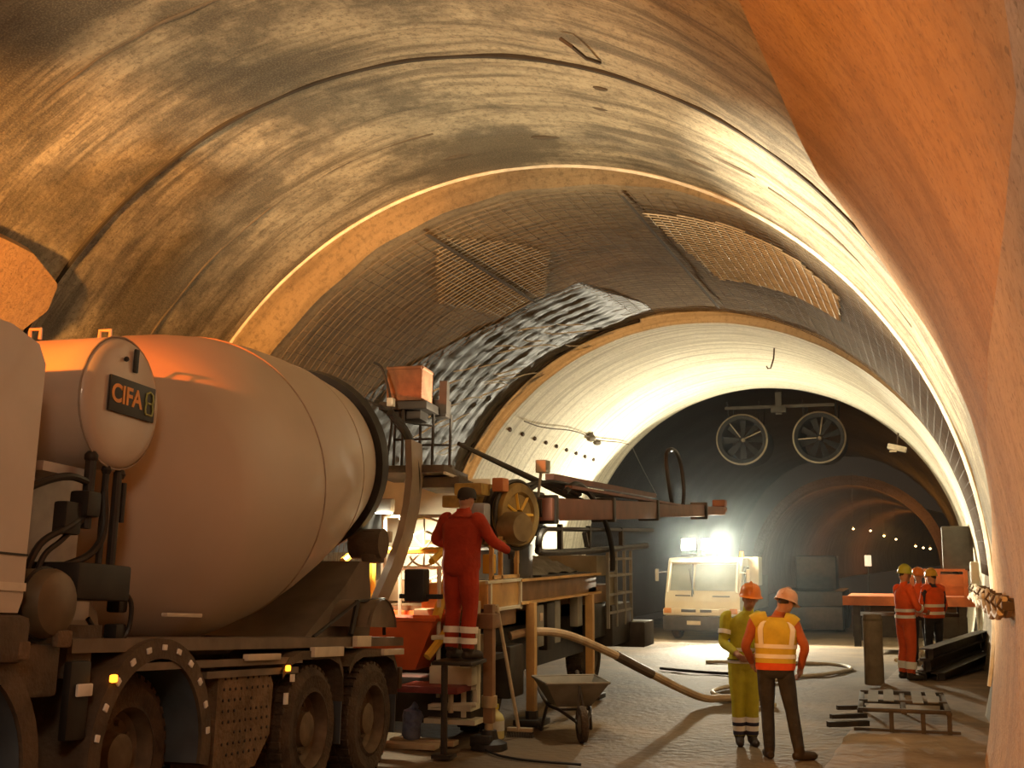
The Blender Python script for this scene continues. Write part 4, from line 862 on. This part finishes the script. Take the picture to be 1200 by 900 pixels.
    for (part_, t0, t1, r_, *mm) in look.get('limb_bands', ()):
        for s in 'lr':
            A, B_ = {'calf': (V['knee_' + s], V['ankle_' + s]), 'thigh': (V['hip_' + s], V['knee_' + s]), 'upper': (V['shoulder_' + s], V['elbow_' + s]), 'fore': (V['elbow_' + s], V['wrist_' + s])}[part_]
            cuff(A.lerp(B_, t0), A.lerp(B_, t1), r_, 'reflective_band' if not mm else 'dark_band', mm[0] if mm else look['band'])
    if 'belt' in look: tgrid('belt', .13, .17, .012, look['belt'], rows=1)
    if 'hem_m' in look: tgrid('jacket_hem', look['hem'] - .06, look['hem'] + .06, .016, look['hem_m'], rows=2)
    if 'collar' in look: 
        o = MB(); loft(o, [sec(.95, .02), (nk + up * .03, lx, fw, .078, .078), (nk + up * .055, lx, fw, .076, .076), (nk + up * .05, lx, fw, .066, .066)], 20, False); o.build('collar', look['collar'], root, 60)
    if 'hat' in look:
        o = MB(); c0 = hd + up * .035
        o.lathe([(.128, -.012), (.120, .0), (.113, .02), (.110, .05), (.096, .09), (.065, .118), (.03, .128), (.001, .13)], c0, up, 28)
        o.lathe([(.128, -.012), (.105, -.008), (.100, .03)], c0, up, 28)
        h = o.build('hard_hat', look['hat'], root, 40); o = MB()
        o.grid([[c0 + (lx * math.sin(a) + fw * math.cos(a)) * r_ + up * z for r_, z in ((.118, -.006), (.172 * (.75 + .25 * math.cos(a)), -.02), (.118, -.014))] for a in [R(-70 + 140 * k / 14) for k in range(15)]]); o.build('hat_peak', look['hat'], h, 40)
        o = MB(); o.tube([c0 + fw * .110 * math.cos(t) + up * (.02 + .116 * math.sin(t)) for t in [R(10 + 160 * k / 12) for k in range(13)]], .012, 6); o.build('hat_ridge', look['hat'], h, 40)
    if 'cap' in look:
        o = MB(); c0 = hd + up * .02; o.lathe([(.100, -.012), (.103, .02), (.098, .06), (.075, .095), (.03, .108), (.001, .11)], c0, up, 24); o.build('cap', look['cap'], root, 40)
    return root
def joints(h=1.78, **kw):
    k = h / 1.78
    J = dict(hip_l=(-.095, 0, .92), hip_r=(.095, 0, .92), knee_l=(-.11, .02, .50), knee_r=(.11, .02, .50), ankle_l=(-.12, -.01, .10), ankle_r=(.12, -.01, .10),
             toe_l=(-.15, .2, 0), toe_r=(.15, .2, 0), neck=(0, -.01, 1.47), head=(0, .02, 1.645), look=(0, 1, -.1),
             shoulder_l=(-.185, -.01, 1.42), shoulder_r=(.185, -.01, 1.42), elbow_l=(-.25, -.02, 1.13), elbow_r=(.25, -.02, 1.13), wrist_l=(-.24, .10, .90), wrist_r=(.24, .10, .90),
             palm_l=(1, 0, 0), palm_r=(-1, 0, 0))
    J.update(kw); return {n: (tuple(x * k for x in p) if n not in ('look', 'palm_l', 'palm_r') else p) for n, p in J.items()}
cov_or = mat('orange_coverall', (.38, .034, .008), .85, 0, .22, 7, bump=.9, bscale=13)
hv_or = mat('hi_vis_orange', (.72, .10, .02), .8, 0, .15, 8, bump=.6, bscale=14)
hv_yel = mat('hi_vis_yellow', (.50, .46, .03), .8, 0, .18, 8, bump=.6, bscale=14)
vest_m = mat('hi_vis_vest', (.62, .47, .045), .8, 0, .15, 9, bump=.6, bscale=12)
jean = mat('dark_trousers', (.035, .035, .040), .9, 0, .3, 9, bump=.9, bscale=14)
boot = mat('work_boot', (.035, .025, .018), .7, 0, .3, 10)
glove = mat('dark_glove', (.03, .025, .022), .8)
sleeve = mat('orange_sleeve', (.45, .12, .04), .85, 0, .2, 8, bump=.6, bscale=14)
band = mat('reflective_tape', (.88, .86, .80), .3, 0, .06)
navy = mat('navy_band', (.03, .03, .06), .8)
base = dict(skin=skin, head=skin, hair=hair_m, hands=skin, boots=boot, band=band)
# operator on the step, back turned
person('operator in red-orange coverall and dark cap standing on the step beside the mixer', (-4.60, 11.75, .99), R(-14),
       joints(1.80, neck=(0, .05, 1.47), head=(.0, .10, 1.63), look=(-.1, 1, -.6), elbow_l=(-.36, .06, 1.22), wrist_l=(-.33, .30, 1.14), elbow_r=(.33, .10, 1.20), wrist_r=(.36, .34, 1.10), shoulder_l=(-.20, .02, 1.42), shoulder_r=(.20, .03, 1.41),
              ankle_l=(-.10, -.01, .10), ankle_r=(.09, .01, .10), knee_l=(-.105, .02, .50), knee_r=(.10, .03, .50), toe_l=(-.12, .2, 0), toe_r=(.12, .2, 0)),
       dict(base, torso=cov_or, arms=cov_or, legs=cov_or, hands=glove, cap=mat('dark_cap', (.03, .025, .02), .8), collar=cov_or, fat=1.22, leg_fat=1.2, arm_fat=1.25, limb_bands=(('calf', .42, .58, .097), ('calf', .70, .85, .091))))
# two in the foreground
fy = fz(0, 12.8)
person('person in dark trousers and orange-yellow vest with white bands, back turned on the open floor', (-1.52, 12.75, fy), R(8),
       joints(1.73, neck=(.03, .03, 1.46), head=(.13, .10, 1.60), look=(.5, 1, -.7), elbow_l=(-.30, -.01, 1.16), wrist_l=(-.24, .16, .98), elbow_r=(.31, -.02, 1.16), wrist_r=(.27, .14, .93), shoulder_l=(-.20, .0, 1.41), shoulder_r=(.21, .0, 1.39),
              ankle_l=(-.08, .0, .10), ankle_r=(.22, -.06, .10), knee_l=(-.09, .03, .5), knee_r=(.16, .01, .5), toe_l=(-.12, .2, 0), toe_r=(.40, .05, 0)),
       dict(base, torso=sleeve, arms=sleeve, legs=jean, vest=vest_m, bands=((.30, .37), (.47, .54)), braces=(-math.pi / 2 - .72, -math.pi / 2 + .72), brace_f=(.54, .93), hat=mat('pale_helmet', (.60, .36, .27), .4), fat=1.06, hem=.16, hem_m=hv_or, vest_hem=.22))
person('person in yellow hi-vis suit and orange helmet half hidden behind the one in the vest', (-1.95, 13.55, fz(0, 13.5)), R(196),
       joints(1.71, neck=(-.05, .02, 1.48), head=(-.08, .06, 1.65), look=(0, 1, -.5), ankle_l=(-.07, 0, .1), ankle_r=(.07, 0, .1), toe_l=(-.09, .2, 0), toe_r=(.09, .2, 0), elbow_l=(-.24, .05, 1.15), elbow_r=(.235, .05, 1.15), wrist_r=(.12, .26, 1.04), wrist_l=(-.12, .28, 1.05), hip_l=(-.08, 0, .92), hip_r=(.08, 0, .92), knee_l=(-.08, .02, .5), knee_r=(.08, .02, .5)),
       dict(base, torso=hv_yel, arms=hv_yel, legs=hv_yel, bands=((.10, .15), (.32, .38)), belt=mat('black_belt', (.03, .03, .03), .7), limb_bands=(('calf', .46, .60, .076), ('calf', .60, .70, .0745, navy), ('calf', .70, .84, .073), ('calf', .84, .95, .070, navy), ('upper', .5, .68, .074)), hat=mat('orange_helmet', (.75, .22, .03), .35), leg_fat=1.1, arm_fat=1.12))
# three by the walkway further in
person('person in orange coverall and yellow-green helmet by the far walkway, body turned to the wall', (-.36, 20.4, fz(0, 20.4) + .06), R(-58),
       joints(1.78, elbow_l=(-.27, .06, 1.15), wrist_l=(-.16, .26, 1.05), elbow_r=(.26, .06, 1.15), wrist_r=(.16, .27, 1.08), look=(.0, 1, -.3)),
       dict(base, torso=hv_or, arms=hv_or, legs=hv_or, bands=((.18, .26), (.34, .42)), limb_bands=(('calf', .52, .80, .091), ('fore', .1, .35, .070)), hat=mat('lime_helmet', (.42, .46, .06), .4), arm_fat=1.15, leg_fat=1.15), .012)
person('person in orange vest, dark trousers and yellow helmet beside the stacked beams', (.08, 23.5, fz(0, 23.5) + .06), R(40),
       joints(1.78, look=(-.2, 1, -.1), elbow_l=(-.26, .02, 1.14), wrist_l=(-.18, .22, 1.06)),
       dict(base, torso=navy, arms=hv_or, legs=jean, vest=hv_or, bands=((.20, .29), (.42, .51)), hat=mat('yellow_helmet', (.60, .40, .05), .4)), .012)
person('person in orange jacket and orange helmet between the two beside the beams', (-.16, 24.5, fz(0, 24.5) + .05), R(170),
       joints(1.84, look=(.1, 1, -.1)), dict(base, torso=hv_or, arms=hv_or, legs=jean, bands=((.2, .28), (.4, .47)), hat=mat('orange_helmet', (.75, .22, .03), .35)), .012)

# ------------------------------------------------------------------ things on the ground
steel = mat('dark_steel', (.05, .045, .04), .55, .5, .3, 6, dirt=(.12, .085, .055), dirt_amt=.5)
wood = mat('dusty_wood', (.50, .40, .26), .85, 0, .25, 3, stretch=(1, 1, 1), dirt=(.28, .21, .13))
# wheelbarrow seen from its wheel end
wb = thing('wheelbarrow', 'grey steel wheelbarrow standing on the open floor before the spraying machine', 'wheelbarrow', (-3.92, 13.55, fz(0, 13.5)), R(28))
bar_m = mat('barrow_grey', (.27, .25, .20), .6, .2, .25, 4, dirt=(.15, .12, .085))
b = MB(); rows = []
TOP = [(-.36, -.34), (.36, -.34), (.38, .48), (-.38, .48)]; BOT = [(-.20, -.10), (.20, -.10), (.22, .30), (-.22, .30)]
def rect(c, z): return [X(u, v, z) for u, v in c + [c[0]]]
b.grid([rect(TOP, .62), rect([(u * .97, v * .97) for u, v in TOP], .60), rect(BOT, .34)]); b.add([X(u, v, .34) for u, v in BOT], [(0, 1, 2, 3)]); b.grid([rect([(u * .96, v * .96) for u, v in TOP], .62), rect([(u * .95, v * .95) for u, v in BOT], .355)])
b.tube(rect(TOP, .62), .016, 6); b.build('tray', bar_m, wb)
b = MB()
for s in (-1, 1):
    b.tube([(s * .05, -.52, .22), (s * .18, -.15, .31), (s * .24, .35, .33), (s * .28, 1.0, .56)], .019, 8, smooth=4)
b.tube([(-.18, -.12, .31), (.18, -.12, .31)], .015, 6); b.tube([(-.23, .3, .33), (.23, .3, .33)], .015, 6)
b.tube([(-.05, -.52, .22), (.0, -.40, .60)], .014, 6); b.tube([(.05, -.52, .22), (.0, -.40, .60)], .014, 6); b.build('frame', steel, wb)
for s in (-1, 1):
    b = MB(); b.tube([(s * .25, .22, .33), (s * .30, .36, .02), (s * .30, .46, .02)], .018, 7); b.build('leg', steel, wb)
    b = MB(); b.cone((s * .275, .92, .53), (s * .295, 1.10, .60), .026, n=10); b.build('grip', rubber, wb)
b = MB(); b.lathe([(.10, -.03), (.15, -.045), (.19, -.035), (.2, 0), (.19, .035), (.15, .045), (.10, .03)], (0, -.52, .2), (1, 0, 0), 28); w_ = b.build('wheel', rubber, wb)
b = MB(); b.lathe([(.105, -.03), (.04, -.05), (.001, -.05)], (0, -.52, .2), (1, 0, 0), 20); b.lathe([(.105, .03), (.04, .05), (.001, .05)], (0, -.52, .2), (1, 0, 0), 20); b.build('rim', bar_m, w_)
# plastic jug
jg = thing('plastic_jug', 'clear plastic jug of yellowish liquid with yellow cap standing beside the broom', 'jug', (-4.68, 13.02, fz(0, 13)))
b = MB(); b.lathe([(.001, 0), (.10, 0), (.115, .02), (.115, .22), (.095, .27), (.05, .31), (.042, .34)], (0, 0, 0), (0, 0, 1), 20); b.build('bottle', mat('jug_plastic', (.55, .50, .22), .25, 0, .2, 8), jg)
b = MB(); b.cone((0, 0, .335), (0, 0, .385), .05, n=14); b.build('cap', mat('jug_cap', (.65, .52, .06), .4), jg)
b = MB(); b.cone((0, 0, .10), (0, 0, .21), .1165, n=20, caps=False); b.build('label_band', mat('jug_label', (.62, .64, .60), .5), jg)
# broom leaning on the machine
br = thing('broom', 'long pale broom leaning on the tan tool box of the spraying machine', 'broom', (-4.48, 13.25, fz(0, 13)))
b = MB(); b.tube([(.02, -.01, .07), (-.07, -.52, 1.50)], .022, 8); b.build('handle', mat('pale_pole', (.62, .53, .38), .6), br)
b = MB(); b.box((.03, 0, .085), (.30, .07, .045), bev=.01); b.build('head', wood, br)
b = MB()
for k in range(40): x = -.11 + .28 * (k % 20) / 19; y = -.02 + .04 * (k // 20); b.cone((x, y, .07), (x * 1.1, y * 1.6, .0), .007, .005, 4)
tag(b.build('bristles', boot, br), kind='stuff')
# planks and a blue sack by the mixer's last wheel
for k, (x, y, l, rz, lab) in enumerate(((-5.32, 12.12, .62, 4, 'pale plank on the ground nearer the camera beside the last mixer wheel'), (-5.28, 12.42, .75, 1, 'pale plank on the ground below the blue sack'))):
    o = tag(MB().box((0, 0, .035), (l, .17, .055), bev=.006).build('plank', wood), lab, 'plank', 'pale planks by the mixer wheel'); o.location = (x, y, 0); o.rotation_euler = (0, 0, R(rz))
sk = thing('blue_sack', 'small blue cloth sack standing on planks beside the last mixer wheel', 'sack', (-5.42, 12.38, .064))
b = MB(); b.lathe([(.001, 0), (.085, .0), (.10, .04), (.105, .14), (.11, .24), (.10, .30), (.06, .32), (.001, .31)], (0, 0, 0), (.08, 0, 1), 18); b.v = [(x * (1 + .12 * math.sin(z * 31 + y * 20)), y * (1 + .1 * math.sin(z * 23 + x * 30)), z) for x, y, z in b.v]
b.build('sack', mat('blue_cloth', (.10, .13, .24), .8, 0, .35, 14, dirt=(.35, .35, .36), dirt_amt=.4), sk)
b = MB(); b.tube([(.02, .0, .30), (.03, .0, .34), (.06, .0, .36)], [.06, .03, .045], 10); b.build('neck_tie', MATS['blue_cloth'], sk)
# thick delivery hose falling from the machine to the floor
ho = tag(MB().tube([(-4.78, 13.85, 1.08), (-4.55, 14.1, 1.12), (-4.28, 14.6, 1.05), (-3.9, 15.3, .78), (-3.5, 15.9, .47), (-3.2, 16.35, .24), (-2.95, 16.7, .09), (-2.75, 16.95, .07), (-2.5, 17.2, .06)], .052, 10, smooth=8).build('delivery_hose', mat('hose_tan', (.40, .27, .15), .7, 0, .2, 8, dirt=(.55, .48, .36))), 'thick tan delivery hose running from the spraying machine down to the floor', 'hose')
b = MB(); pts = [(-3.85, 15.38, .745), (-3.65, 15.68, .585), (-3.5, 15.9, .47)]; b.tube(pts, .062, 10); tag(b.build('hose_clamp', mat('clamp_dark', (.09, .06, .04), .6), ho))
# white thin hose lying in loops
gz = lambda x, y: (x, y, fz(x, y) + .035)
wp = [(-4.2, 24.0), (-3.2, 24.3), (-2.2, 24.6), (-1.6, 24.2), (-1.40, 23.0), (-1.75, 21.4), (-2.2, 20.4), (-2.55, 19.2), (-2.95, 18.6), (-3.05, 17.9), (-2.75, 17.3), (-2.35, 16.9), (-2.0, 16.7)]
tag(MB().tube([gz(*p) for p in wp], .032, 8, smooth=8).build('water_hose', mat('white_hose', (.68, .62, .48), .5, 0, .15)), 'thin whitish hose lying in a loop on the floor beyond the two people', 'hose')
tag(MB().tube([gz(*p) for p in ((-4.6, 21.6), (-3.8, 21.0), (-3.0, 20.8), (-2.6, 21.2))], .025, 6, smooth=8).build('dark_cable', hose_m), 'dark cable lying across the floor beyond the two people', 'cable')
tag(MB().tube([(x, y, fz(x, y) + .022) for x, y in ((-4.5, 12.2), (-4.2, 11.9), (-3.85, 11.75), (-3.3, 11.7))], .014, 6, smooth=8).build('floor_cable', hose_m), 'thin dark cord on the floor at the jack foot of the spraying machine', 'cable')
# concrete post
cp = thing('concrete_post', 'short upright brown concrete post beside the walkway edge', 'post', (-.84, 19.7, fz(0, 20) + .03))
b = MB(); b.lathe([(.001, 0), (.145, 0), (.15, .03), (.145, .5), (.15, 1.02), (.135, 1.07), (.001, 1.08)], (0, 0, 0), (0, 0, 1), 22); b.build('shaft', mat('post_concrete', (.23, .18, .12), .9, 0, .3, 5, bump=.6, dirt=(.13, .1, .07)), cp)
b = MB(); b.lathe([(.152, .97), (.156, .99), (.152, 1.01)], (0, 0, 0), (0, 0, 1), 22); b.build('top_band', mat('post_band', (.15, .12, .08), .9), cp)
# stack of steel beams by the wall
bd = Vector((.95, 4.3, 0)).normalized(); ba = math.atan2(-bd.x, bd.y)
def ibeam(label, c, l, tilt=0.0):
    o = thing('steel_beam', label, 'beam', c, rot=(tilt, 0, ba), group='steel beams stacked by the wall')
    b = MB(); b.box((0, 0, .012), (.20, l, .02)); b.box((0, 0, .168), (.20, l, .02)); b.box((0, 0, .09), (.018, l, .14)); b.build('profile', steel, o)
    for s in (-1, 1): MB().box((.06, s * (l / 2 - .05), .09), (.09, .012, .136)).build('end_plate', steel, o)
    return o
c = Vector((.46, 22.8, fz(0, 22.5) + .075))
ibeam('dark steel beam on the ground on the open side of the stack by the wall', tuple(c + Vector((-.13, .0, 0))), 4.8)
ibeam('dark steel beam on the ground on the wall side of the stack', tuple(c + Vector((.14, .05, 0))), 4.8)
ibeam('dark steel beam of the middle layer of the stack by the wall', tuple(c + Vector((-.06, .1, .181))), 4.8)
ibeam('topmost dark steel beam of the stack by the wall', tuple(c + Vector((-.02, .15, .362))), 4.8)
# low steel formwork frame on the walkway
ff = thing('formwork_frame', 'low dark steel formwork frame with short legs lying on the walkway', 'frame', (-.35, 15.6, fz(0, 15.6) + .06), R(2))
b = MB()
for y in (-1.0, -.2, .75): b.box((.0, y, .24), (1.0, .07, .045), bev=.006)
for x in (-.48, 0, .48): b.box((x, -.12, .225), (.06, 1.85, .04), bev=.006)
b.build('top_grid', steel, ff)
for x in (-.14, .2, .48):
    MB().box((x, -1.0, .11), (.05, .06, .22)).build('leg', steel, ff)
for x in (-.48, .0, .48): MB().box((x, .75, .11), (.05, .06, .22)).build('leg', steel, ff)
for k, x in enumerate((-.34, -.16, .17, .34)): 
    MB().box((x, .1 + .1 * (k % 2), .268), (.12, 1.2, .012)).build('grid_plate', mat('mud_plate', (.15, .125, .09), .8), ff)
b = MB(); b.box((-.62, -.9, .06), (.5, .08, .06), Matrix.Rotation(.5, 3, 'Z')); b.box((-.62, -.55, .10), (.45, .07, .05), Matrix.Rotation(.5, 3, 'Z')); b.box((-.6, -.15, .15), (.35, .06, .05), Matrix.Rotation(.4, 3, 'Z')); b.build('side_brace', steel, ff)
MB().box((.02, -1.0, .02), (1.15, .05, .03)).build('foot_bar', steel, ff)
# white rubble bag heap behind the far people
rb = thing('rubble', 'heap of pale broken concrete lumps by the wall behind the beams', None, (.05, 25.6, fz(0, 26) + .04)); rb['kind'] = 'stuff'
b = MB(); random.seed(5)
for k in range(46):
    r_ = .06 + .14 * random.random(); a = random.random() * 6.28; d = random.random() ** .6 * .75; M = Euler((random.random() * 3, random.random() * 3, 0)).to_matrix()
    b.ball((d * math.cos(a), d * math.sin(a) * 1.2, max(.05, (.62 - d * .75) * random.random())), (r_, r_ * .8, r_ * .6), 6, rot=M)
o = b.build('lumps', mat('pale_rubble', (.62, .56, .40), .9, 0, .2, 6), rb, 10); o['kind'] = 'stuff'
# cables slung along the side wall on brackets
cb = thing('wall_cable', 'dusty pale cables slung in sags on brackets along the orange wall', 'cable', tuple(vp(SA, 11.5, 2.0, .1)))
off = -Vector(cb.location); rv = [vp(SA, 9.0 + .85 * k, 2.3 - .1 * k, .09) for k in range(9)]; cabm = mat('dusty_cable', (.42, .35, .25), .7, 0, .3, 9)
for q, (sag, r_, dz) in enumerate(((.07, .034, 0), (.13, .022, .03), (.05, .026, -.06))):
    pts = []
    for k in range(8):
        for t in (0, .33, .66): p = rv[k].lerp(rv[k + 1], t); pts.append(p + Vector((-.03 * q, 0, dz - sag * math.sin(math.pi * t) + .02 * math.sin(k * 2.1 + q))))
    o = MB().tube(pts, r_, 7, smooth=3).build('cable', cabm, cb); o.location = off
for k, p in enumerate(rv[:-1]):
    b = MB(); b.box(p + Vector((.03, 0, 0)), (.16, .05, .06), bev=.01); b.tube([p + Vector((-.05, 0, .05)), p + Vector((-.08, 0, 0)), p + Vector((-.04, 0, -.05))], .010, 5); o = b.build('bracket', rod, cb); o.location = off
b = MB()
for k in range(7): b.ball(rv[3 + k // 3] + Vector((-.06, .15 * k % .5, .05 * math.sin(k * 3))), (.03, .05, .03), 8)
o = b.build('mortar_lump', mat('mortar', (.5, .46, .38), .9), cb); o.location = off
# junction box on the far wall
jb = thing('junction_box', 'pale junction box fixed to the wall at the start of the cables', 'box', tuple(vp(SD, 27.3, 3.0, .2)))
MB().box((0, 0, 0), (.16, .32, .55), bev=.02).build('case', cream_p, jb); MB().box((-.085, 0, .02), (.015, .26, .46), bev=.005).build('lid', grey_p, jb); MB().tube([(0, .0, -.27), (0, 0, -.7), (.02, 0, -1.4)], .02, 6).build('conduit', cabm, jb)
# fixture under the edge of the pale lining
p = vp(SD, 37.2, 43, .35)
lx_ = thing('hanging_fixture', 'small pale fixture on a short chain under the edge of the bright lining', 'fixture', tuple(p))
MB().box((0, 0, 0), (.55, .3, .16), Matrix.Rotation(.25, 3, 'Y'), bev=.03).build('case', mat('fixture_pale', (.55, .52, .42), .5), lx_); MB().tube([(0, 0, .05), (.05, 0, .4), (.12, 0, .75)], .02, 5).build('chain', rod, lx_); MB().box((-.12, 0, -.09), (.2, .2, .05)).build('lens', cream_p, lx_)
# cable net along the pale lining
pts = [vp(SD, 27.2 + 1.1 * k, 137.8 - .3 * k + .5 * math.sin(k * 1.3), .12) for k in range(10)]
tag(MB().tube(pts, .016, 5, smooth=3).build('lining_cable', rod), 'thin dark cable strung along the pale lining above the red boom', 'cable')
pts = [vp(SE, 39.0 + 1.0 * k, 137 + 1.8 * k, .15) for k in range(9)]
tag(MB().tube(pts, .02, 5, smooth=3).build('lining_cable', grey_p), 'thin pale cable trailing down the black membrane', 'cable')
# jet fans hung in the dark
fan_m = mat('fan_ring', (.34, .31, .23), .5, .2, .15); fan_d = mat('fan_dark', (.02, .02, .02), .8)
for i, (fx, lab) in enumerate(((-5.72, 'round pale-rimmed jet fan hung in the dark, the one over the white truck'), (-3.18, 'round pale-rimmed jet fan hung in the dark, the one nearer the side wall'))):
    f = thing('jet_fan', lab, 'fan', (fx, 40.6, 5.72), group='jet fans hung beneath the dark crown')
    b = MB(); b.lathe([(.70, 0), (.80, -.10), (.86, -.02), (.86, .10), (.78, .14), (.76, 2.6), (.70, 2.6), (.68, .1), (.70, 0)], (0, 0, 0), (0, 1, 0), 40); b.build('casing', fan_d, f)
    b = MB(); b.lathe([(.78, -.02), (.82, -.09), (.87, -.04), (.86, .04)], (0, 0, 0), (0, 1, 0), 40); b.build('rim', fan_m, f)
    b = MB(); b.ball((0, .25, 0), (.07, .14, .07), 14); b.build('hub', fan_m, f)
    for k in range(8):
        a = 2 * math.pi * k / 8 + i * .3; u = X(math.cos(a), 0, math.sin(a)); v = X(-math.sin(a), 0, math.cos(a))
        b = MB(); rows = [[u * r_ + v * s * w_ + X(0, .28 + s * .08, 0) for s in (-1, 1)] for r_, w_ in ((.10, .05), (.4, .09), (.66, .11))]; b.grid(rows); b.build('blade', fan_d, f)
    for a in (.4 + i, 2.2 + i): b = MB(); b.tube([(.1 * math.cos(a), .05, .1 * math.sin(a)), (.69 * math.cos(a), .05, .69 * math.sin(a))], .02, 5); b.build('strut', fan_m, f)
    b = MB()
    for y in (.5, 2.0):
        for s in (-1, 1): b.tube([(s * .5, y, .6), (s * .55, y, 1.35)], .03, 5)
    b.build('hanger', fan_d, f)
hb = thing('hanger_beam', 'dark cross beam above and between the two jet fans', 'beam', (-4.45, 40.5, 6.78))
b = MB(); b.box((0, 0, 0), (3.6, .12, .10)); b.box((0, .3, .0), (3.6, .05, .05)); b.build('beam', mat('beam_grey', (.05, .05, .042), .7), hb); b = MB(); b.box((0, -.05, .1), (.2, .2, .75)); b.build('mast', MATS['beam_grey'], hb); MB().box((0, -.1, -.12), (.5, .3, .2), bev=.03).build('motor_box', MATS['beam_grey'], hb)
# orange steel gantry on wheels deep in the tunnel
gn = thing('orange_gantry', 'orange steel work gantry parked in the dark behind the three people', 'gantry', (-.45, 31.5, fz(0, 31.5) + .15))
gm = mat('gantry_orange', (.55, .14, .03), .6, .1, .25, 3, dirt=(.2, .08, .04))
b = MB(); b.box((0, 0, 1.12), (2.9, 2.6, .16), bev=.02); b.box((0, -1.32, 1.12), (3.0, .08, .22)); b.build('deck', gm, gn)
b = MB()
for x in (.1, .7, 1.3): b.box((x, -1.1, 1.5), (.10, .10, .7))
for z in (1.5, 1.85): b.box((.65, -1.1, z), (1.3, .06, .06))
b.box((.85, -.9, 1.5), (.9, .4, .5), bev=.03); b.build('railing', gm, gn)
for x in (-1.2, 1.2):
    for y in (-1.0, 1.0): MB().box((x, y, .55), (.16, .16, 1.06)).build('leg', dark_p, gn)
b = MB(); b.box((0, 0, .5), (2.6, 2.0, .5)); b.build('undercarriage', dark_p, gn)
cbx = thing('grey_cabinet', 'dark grey box standing on the orange gantry near the wall', 'cabinet', (.72, 31.2, fz(0, 31.5) + 1.98))
MB().box((0, 0, .55), (.70, .6, 1.02), bev=.03).build('case', mat('cabinet_grey', (.075, .07, .055), .6, .1), cbx); MB().box((0, 0, .02), (.6, .5, .05)).build('foot', dark_p, cbx); MB().box((0, -.31, .55), (.58, .03, .86), bev=.01).build('door', mat('cabinet_door', (.06, .057, .045), .6), cbx)
# sodium lamps strung along the far tunnel, a small lit sign
lm = mat('sodium_bulb', (1, .75, .5), .4, emit=(1.0, .70, .36), estr=9); pl_m = dark_p
first = None
LPOS = [(-3.15, 58, 2.94), (-2.72, 66, 2.95), (-2.33, 75, 2.75), (-1.9, 86, 2.61), (-.79, 104, 2.15), (-.23, 118, 1.99), (.41, 134, 1.88)]
LAB = ['first', 'second', 'third', 'fourth', 'fifth', 'sixth', 'seventh']
for k, (x, y, z) in enumerate(LPOS):
    o = thing('tunnel_light', 'small glowing lamp deep in the dark tunnel, %s along the row from the fans' % LAB[k], 'lamp', (x, y, z), group='row of lamps in the far tunnel')
    s = y / 60.0
    MB().ball((0, 0, 0), (.05 * s, .04 * s, .042 * s), 10).build('bulb', lm, o); MB().cone((0, 0, .06 * s), (0, 0, .14 * s), .075 * s, .03, 10).build('shade', pl_m, o)
    MB().cone((0, 0, .12 * s), (0, 0, 2.5 + .3 * s), .006, n=4).build('cable', pl_m, o)
    if k % 2 == 0: lamp('sodium_glow', 'POINT', (x, y - .6, z - .1), (60 if k < 2 else 120 + 30 * k), SODIUM, .1)
sg_ = thing('lit_sign', 'small lit white panel on a post in the dark behind the orange gantry', 'sign', (-1.85, 42, fz(0, 42)))
MB().box((0, 0, 2.46), (.22, .05, .36), bev=.01).build('panel', mat('sign_glow', (.9, .8, .65), .4, emit=(1, .80, .55), estr=.8), sg_); MB().cone((0, .06, 0), (0, .06, 2.7), .02, n=8).build('post', dark_p, sg_)
lamp('sodium_glow', 'SPOT', (-3.6, 38.0, 4.2), 160, SODIUM, .15, (.2, 32, 1.1), 50, .5)  # added orange light for the gantry, no lamp of the row
lamp('sodium_glow', 'SPOT', (-2.0, 50.0, 4.5), 90, SODIUM, .15, (.6, 56, 1.8), 100, .5)
# dark parked machine silhouettes behind the white truck
dk = thing('parked_loader', 'dark unlit loader parked behind the white truck', 'loader', (-4.0, 47.0, fz(0, 47)))
b = MB(); b.box((0, 0, 1.1), (2.2, 4.0, .8), bev=.05); b.box((0, 1.0, 2.1), (1.5, 1.4, 1.3), bev=.08); b.build('body', dark_p, dk)
for x in (-.95, .95):
    for y in (-1.3, 1.3): MB().lathe([(.2, -.18), (.5, -.2), (.62, -.14), (.65, 0), (.62, .14), (.5, .2), (.2, .18)], (x, y, .65), (1, 0, 0), 24).build('wheel', rubber, dk)
b = MB(); b.box((0, -2.6, .6), (2.3, .7, .8), bev=.06); b.build('bucket', dark_p, dk)

# haze: dust hanging in the unlit part of the tunnel around the floodlights
hz = bpy.data.materials.new('dust_haze'); hz.use_nodes = True; nt = hz.node_tree; nt.nodes.remove(nt.nodes['Principled BSDF'])
vs = nt.nodes.new('ShaderNodeVolumeScatter'); vs.inputs['Density'].default_value = .0024; vs.inputs['Color'].default_value = (.80, .94, 1.0, 1); vs.inputs['Anisotropy'].default_value = .75
nt.links.new(vs.outputs[0], nt.nodes['Material Output'].inputs['Volume'])
hb_ = MB().box((-4.8, 51, 3.0), (12.6, 44, 9.2)).build('haze', hz); tag(hb_, 'thin dusty haze hanging in the dark tunnel around the floodlights', None, kind='stuff')
